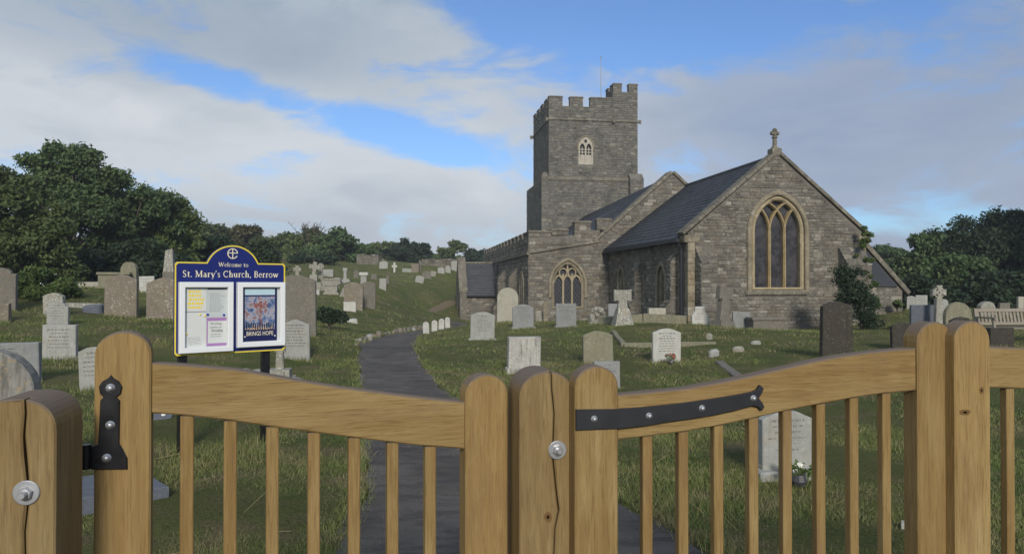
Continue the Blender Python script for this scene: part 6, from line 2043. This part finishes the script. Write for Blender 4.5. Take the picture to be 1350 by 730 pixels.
TG = 'trees along the left edge of the churchyard'
tree('tree', 'tallest dark broadleaf tree at the far left with a spreading flat top', 'tree', [(46, 218, 30, 14), (84, 208, 34, 14), (118, 216, 26, 14), (72, 234, 40, 16), (112, 240, 34, 16), (20, 226, 20, 12), (134, 232, 14, 10), (75, 268, 75, 28), (120, 285, 50, 36), (40, 252, 36, 18)], 34, 470, 84, .10, .50, 'leaf_dark', 85, TG, .26, .4, 16)
tree('tree', 'dark rounded tree between the tallest one and the rust tinted one', 'tree', [(160, 262, 40, 30), (190, 262, 34, 26), (175, 300, 60, 42), (135, 320, 50, 40)], 36, 400, 88, .10, .52, 'leaf_dark', 165, TG, .22, .4, 12)
tree('tree', 'tree with a rust tinted top where the left tree line slopes down', 'tree', [(222, 265, 18, 16), (212, 290, 40, 28), (240, 300, 22, 26), (225, 330, 55, 36), (262, 318, 22, 24)], 38, 360, 84, .105, .46, 'leaf_mid', 225, TG, .18, .4, 10)
tree('tree', 'yellowish green bushy tree in front of the tallest tree at the left edge', 'tree', [(28, 285, 62, 46), (65, 315, 42, 44), (-20, 280, 60, 55), (20, 335, 66, 34), (85, 345, 25, 22)], 28, 500, 92, .085, .42, 'leaf_olive', 25, TG, .2, .42, 10)
tree('shrub', 'dark thicket under the trees behind the chest tomb', 'shrub', [(130, 355, 42, 28), (175, 350, 36, 34), (215, 355, 34, 30)], 33, 300, 56, .12, .42, 'leaf_deep', None, TG, .1, .4, 8)
tree('shrub', 'dark thicket behind the notice board below the scrub hill', 'shrub', [(255, 350, 36, 34), (300, 352, 36, 32), (340, 352, 30, 30), (282, 330, 36, 22)], 42, 330, 56, .14, .5, 'leaf_deep', None, TG, .1, .4, 8)
SG_ = 'scrub on the hill behind the left bank'
scrub = [('olive scrub on the hilltop just right of the sloping tree line', [(275, 312, 30, 18), (262, 325, 22, 22)], 'leaf_olive', 74), ('brownish scrub on the hilltop above the notice board', [(318, 318, 34, 17), (298, 328, 24, 20)], 'leaf_rust', 76),
         ('dull green scrub directly right of the notice board top', [(358, 322, 30, 17), (380, 330, 26, 20)], 'leaf_olive', 75), ('low scrub beneath a bare twiggy shrub on the hill', [(405, 322, 26, 18), (395, 340, 30, 20)], 'leaf_mid', 72),
         ('dense dark green bush at the right end of the scrub hill', [(445, 320, 26, 15), (458, 322, 16, 14), (440, 338, 34, 18)], 'leaf_dark', 70), ('dark bushes behind the crosses at the top of the bank', [(385, 350, 30, 17), (350, 345, 26, 20), (420, 347, 20, 14)], 'leaf_deep', 64),
         ('ivy grown mound of bushes behind the slim grey cross', [(462, 338, 16, 13), (478, 332, 14, 11)], 'leaf_dark', 72)]
for lab, bl, mt_, Y in scrub:
    tree('shrub', lab, 'shrub', bl, Y, 190, 50, .19, .62, mt_, None, SG_, .08, .4, 6)
FG = 'far trees beyond the bank'
for lab, bl, mt_, Y in (('pale green far tree just right of the scrub hill', [(498, 332, 22, 13), (515, 328, 12, 8)], 'leaf_mid', 100), ('very dark spiky conifer on the skyline of the bank', [(526, 326, 6, 8), (533, 324, 5, 7), (530, 337, 13, 16)], 'leaf_deep', 92), ('dark round tree touching the spiky conifer', [(549, 329, 15, 9), (548, 341, 18, 15)], 'leaf_deep', 93),
                        ('low hedge of trees in the gap left of the round far tree', [(575, 338, 16, 7), (570, 345, 20, 7)], 'leaf_mid', 105), ('round green far tree left of the porch', [(596, 331, 15, 10), (594, 342, 18, 12)], 'leaf_mid', 96), ('low dark far trees above the porch roof', [(628, 340, 16, 9), (645, 342, 18, 8), (616, 345, 10, 6)], 'leaf_deep', 100)):
    tree('tree', lab, 'tree', bl, Y, 130, 46, .24, .66, mt_, None, FG, .12, .4, 5)
RG = 'trees behind the bench on the right'
tree('tree', 'large dark rounded tree mass filling the right side behind the bench', 'tree', [(1305, 308, 50, 28), (1345, 312, 46, 34), (1268, 326, 38, 30), (1310, 355, 76, 44), (1248, 352, 34, 32)], 40, 640, 90, .11, .55, 'leaf_deep', 1300, RG, .25, .42, 12)
tree('tree', 'smaller loose topped tree left of the large dark mass on the right', 'tree', [(1218, 322, 14, 16), (1205, 335, 14, 10), (1226, 346, 24, 22), (1202, 360, 24, 22), (1232, 370, 36, 22)], 38, 300, 56, .13, .46, 'leaf_dark', 1215, RG, .14, .4, 10)
tree('tree', 'tree whose dark branch enters at the upper right picture edge', 'tree', [(1344, 246, 11, 5), (1376, 246, 22, 14), (1412, 272, 44, 38), (1412, 325, 56, 54)], 37, 420, 58, .13, .45, 'leaf_deep', 1410, RG, .25, .4, 12)
tree('shrub', 'mid green shrub glinting in front of the large dark mass behind the bench', 'shrub', [(1272, 362, 34, 22), (1300, 372, 40, 24), (1250, 378, 30, 18)], 33, 240, 52, .10, .4, 'leaf_dark', None, RG, .06, .4, 6)
tree('shrub', 'dark undergrowth behind the celtic cross and white stones', 'shrub', [(1195, 385, 34, 22), (1235, 390, 34, 18), (1275, 395, 30, 16), (1330, 385, 44, 28)], 31, 330, 50, .11, .4, 'leaf_deep', None, RG, .06, .4, 6)
tree('hedge', 'distant hedge showing in the gap right of the church gable', 'hedge', [(1172, 330, 22, 9), (1150, 332, 20, 9), (1195, 335, 20, 10), (1175, 350, 30, 16)], 66, 170, 46, .2, .6, 'leaf_dark', None, RG, .06, .4, 5)
tree('shrub', 'rounded flowering bush on the grass at the left with pale specks', 'shrub', [(55, 378, 38, 20), (30, 378, 22, 20), (85, 385, 22, 14), (60, 366, 22, 12)], 22.5, 260, 60, .055, .22, 'leaf_ivy', None, None, .04, .4, 8)
# pale blossoms of that bush
b_ = [o_ for o_ in S.objects if o_.get('label', '').startswith('rounded flowering')][0]
pts = crown_points(px_blobs([(55, 377, 38, 20), (30, 377, 22, 20), (60, 366, 22, 12)], 22.3), 60, .95) - np.array(b_.location)
V, Q, T = leaves(pts, np.full(len(pts), .03), 2, .02)
np_mesh('blossom', V, Q, 'petal_white', T, b_, kind='stuff')
tree('shrub', 'low dark bush on the bank right of the tall taupe headstone', 'shrub', [(428, 417, 15, 10), (444, 418, 10, 8)], 23.5, 120, 50, .05, .16, 'leaf_deep', None, None, .03, .3, 5)
tree('shrub', 'straggly dark bush growing up the north east corner of the church', 'shrub', [(1140, 412, 26, 26), (1120, 388, 16, 26), (1150, 425, 22, 18), (1112, 368, 8, 16), (1128, 372, 12, 18)], 23.6, 300, 26, .05, .26, 'leaf_deep', 1135, None, .05, .25, 26, .6)
tree('ivy', 'green ivy hanging down the corner of the church gable', 'ivy', [(1139 + 7 * math.sin(k * 1.3) * (.5 + .04 * k) + k * .55, 304 + k * 6.2, 5.5, 6) for k in range(20)] + [(1132, 326, 7, 7), (1135, 318, 8, 8), (1130, 335, 5, 6)], 26.3, 330, 16, .05, .10, 'leaf_ivy', 1146, None, .02, .2, 10, .35)
tree('ivy', 'yellowish ivy on the vestry corner above the white speckled stones', 'ivy', [(1183, 415, 6, 22), (1180, 392, 4, 8)], 28.2, 60, 40, .06, .16, 'leaf_ivy', 1183, None, .03, .2, 6, .4)
# bare twiggy shrub on the hill
X, Y, g0 = base_at(410, 71)
p = thing('bare_shrub', 'leafless twiggy shrub standing up from the scrub hill', 'shrub', (X, Y, g0), 0)
mb = MB(); r_ = random.Random(2); zt = H - (294 - VH) / F * Y - g0
for k in range(26):
    e = Vector((r_.gauss(0, .75), r_.gauss(0, .5), zt * r_.uniform(.82, 1.03))); m_ = Vector((e.x * .35, e.y * .35, zt * .55))
    mb.tube([(0, 0, 0), m_, e], [.05, .035, .014], 4, False)
    for j in range(3):
        e2 = m_.lerp(e, r_.uniform(.4, .9)); mb.tube([e2, e2 + Vector((r_.uniform(-.4, .4), 0, r_.uniform(.2, .5)))], [.02, .01], 3, False)
obj('stem', mb, 'bark', p)


# grass: blades over everything the camera can see of the turf
def blades(n, y0, y1, h0, h1, w0, w1, pw=1.0):
    y = y0 + (y1 - y0) * rng.random(n) ** pw
    x = (rng.random(n) * 1.56 - .78) * y
    return x, y, rng.uniform(h0, h1, n), rng.uniform(w0, w1, n)


sets = [blades(200000, 3.9, 8.5, .012, .038, .003, .0065, 1.15), blades(120000, 8, 16, .018, .05, .006, .011, .75), blades(90000, 15, 30, .022, .06, .012, .022, .75), blades(50000, 28, 75, .035, .09, .03, .06, .7)]
x, y, h, wd = [np.concatenate(a) for a in zip(*sets)]
clump_ = np.sin(x * 2.1 + 1.7 * np.sin(y * 1.3)) * np.sin(y * 1.8 + 1.1 * np.sin(x * 1.6)) + .6 * np.sin(x * 5.3 + y * 3.1) * np.sin(y * 4.7 - x * 2.2)
keep = (path_in(x, y) < .02 + .09 * rng.random(len(x)) * (rng.random(len(x)) < .35)) & ~in_church(x, y, .05) & (rng.random(len(x)) < .8 + .22 * clump_)
x, y, h, wd, clump_ = x[keep], y[keep], h[keep], wd[keep], clump_[keep]
h = h * (1 + .28 * clump_)
edge = np.clip(1 - np.abs(path_in(x, y)) / .35, 0, 1)
h *= 1 + .35 * edge
ang = rng.random(len(x)) * 2 * np.pi
lean = rng.normal(size=(len(x), 2)) * .85
z = HT(x, y) + .0
pi_ = path_in(x, y)
z += .025 * np.clip((pi_ + .35) / .3, 0, 1)
# longer unmown tufts round the foot of every near headstone
tx, ty = [], []
for g_ in GS:
    Yg = g_[4]
    if Yg > 31: continue
    Xg = ((g_[0] + g_[1]) / 2 - CU) / F * Yg; wg = (g_[1] - g_[0]) / F * Yg
    m_ = int(260 * wg)
    tx.append(Xg + (rng.random(m_) - .5) * (wg + .16)); ty.append(Yg - .05 + rng.normal(size=m_) * .05)
for u, Yg, wg in ((243, 7.0, .12), (353, 7.5, .12), (820, 23.1, .7), (952, 22.9, .7), (1015, 23.4, 1.2), (788, 27, .7)):
    m_ = int(300 * wg); tx.append((u - CU) / F * Yg + (rng.random(m_) - .5) * (wg + .1)); ty.append(Yg - .05 + rng.normal(size=m_) * .06)
tx, ty = np.concatenate(tx), np.concatenate(ty); m_ = len(tx)
x = np.r_[x, tx]; y = np.r_[y, ty]; h = np.r_[h, rng.uniform(.04, .11, m_)]; wd = np.r_[wd, .0009 * ty + .002]
ang = np.r_[ang, rng.random(m_) * 6.28]; lean = np.concatenate([lean, rng.normal(size=(m_, 2)) * .35]); z = np.r_[z, HT(tx, ty)]
n = len(x)
base = np.stack([x, y, z - .02], 1)
sd_ = np.stack([np.cos(ang), np.sin(ang), np.zeros(n)], 1) * wd[:, None] * .5
tip = base + np.stack([lean[:, 0] * h, lean[:, 1] * h, h + .02], 1)
V = np.stack([base - sd_, base + sd_, tip], 1).reshape(-1, 3)
np_mesh('grass', V, np.arange(n * 3).reshape(n, 3), 'grass_blade', np.repeat(rng.random(n), 3), kind='stuff')
# dry stalks lying about near the gate
n = 110
y = 4 + 5.5 * rng.random(n) ** .8; x = (rng.random(n) * 1.5 - .75) * y
k = (path_in(x, y) < -.1); x, y = x[k], y[k]; n = len(x)
a = rng.random(n) * 2 * np.pi; L = rng.uniform(.08, .26, n); z = HT(x, y) + .045
d = np.stack([np.cos(a), np.sin(a), rng.normal(size=n) * .45 + .3], 1) * L[:, None]
p0 = np.stack([x, y, z], 1); u_ = np.stack([np.zeros(n), np.zeros(n), np.full(n, .0035)], 1)
V = np.stack([p0, p0 + d, p0 + d + u_, p0 + u_], 1).reshape(-1, 3)
np_mesh('dry_grass', V, np.arange(n * 4).reshape(n, 4), 'dry_stalk', np.zeros(n * 4), kind='stuff')

# grit and crumbs of gravel along the path
n = 1700
y = 3.5 + 23 * rng.random(n) ** 1.3
l, r_ = path_lr(y)
e = rng.random(n) ** 2.2 * .5
x = np.where(rng.random(n) < .5, l + (r_ - l) * e, r_ - (r_ - l) * e)
s_ = rng.uniform(.002, .007, n) * (1 + y / 12)
z = HT(x, y) + .004
off = np.array([(-1, -.6, 0), (1, -.7, 0), (.1, 1, 0), (0, 0, .9)])
V = (np.stack([x, y, z], 1)[:, None, :] + (off[None] + rng.normal(size=(n, 4, 3)) * .25) * s_[:, None, None]).reshape(-1, 3)
k = np.arange(n)[:, None] * 4
Q = np.concatenate([k + np.array([[0, 1, 3]]), k + np.array([[1, 2, 3]]), k + np.array([[2, 0, 3]])])
np_mesh('gravel', V, Q, 'mortar', np.repeat(rng.random(n), 4), kind='stuff')

# ------------------------------------------------------------------ thin sea haze lying over the churchyard
mh = bpy.data.materials.new('haze'); mh.use_nodes = True; mh.node_tree.nodes.clear()
q = NT(mh.node_tree)
pv = q.n('ShaderNodeVolumePrincipled'); pv.inputs['Color'].default_value = (.86, .91, 1, 1); pv.inputs['Density'].default_value = .0009; pv.inputs['Anisotropy'].default_value = .1
ov = q.n('ShaderNodeOutputMaterial'); q.L.new(pv.outputs[0], ov.inputs['Volume'])
M['haze'] = mh
mb = MB(); mb.box(-1000, 1000, -500, 1500, -2.3, 21.5)
obj('haze', mb, 'haze', None, kind='stuff')
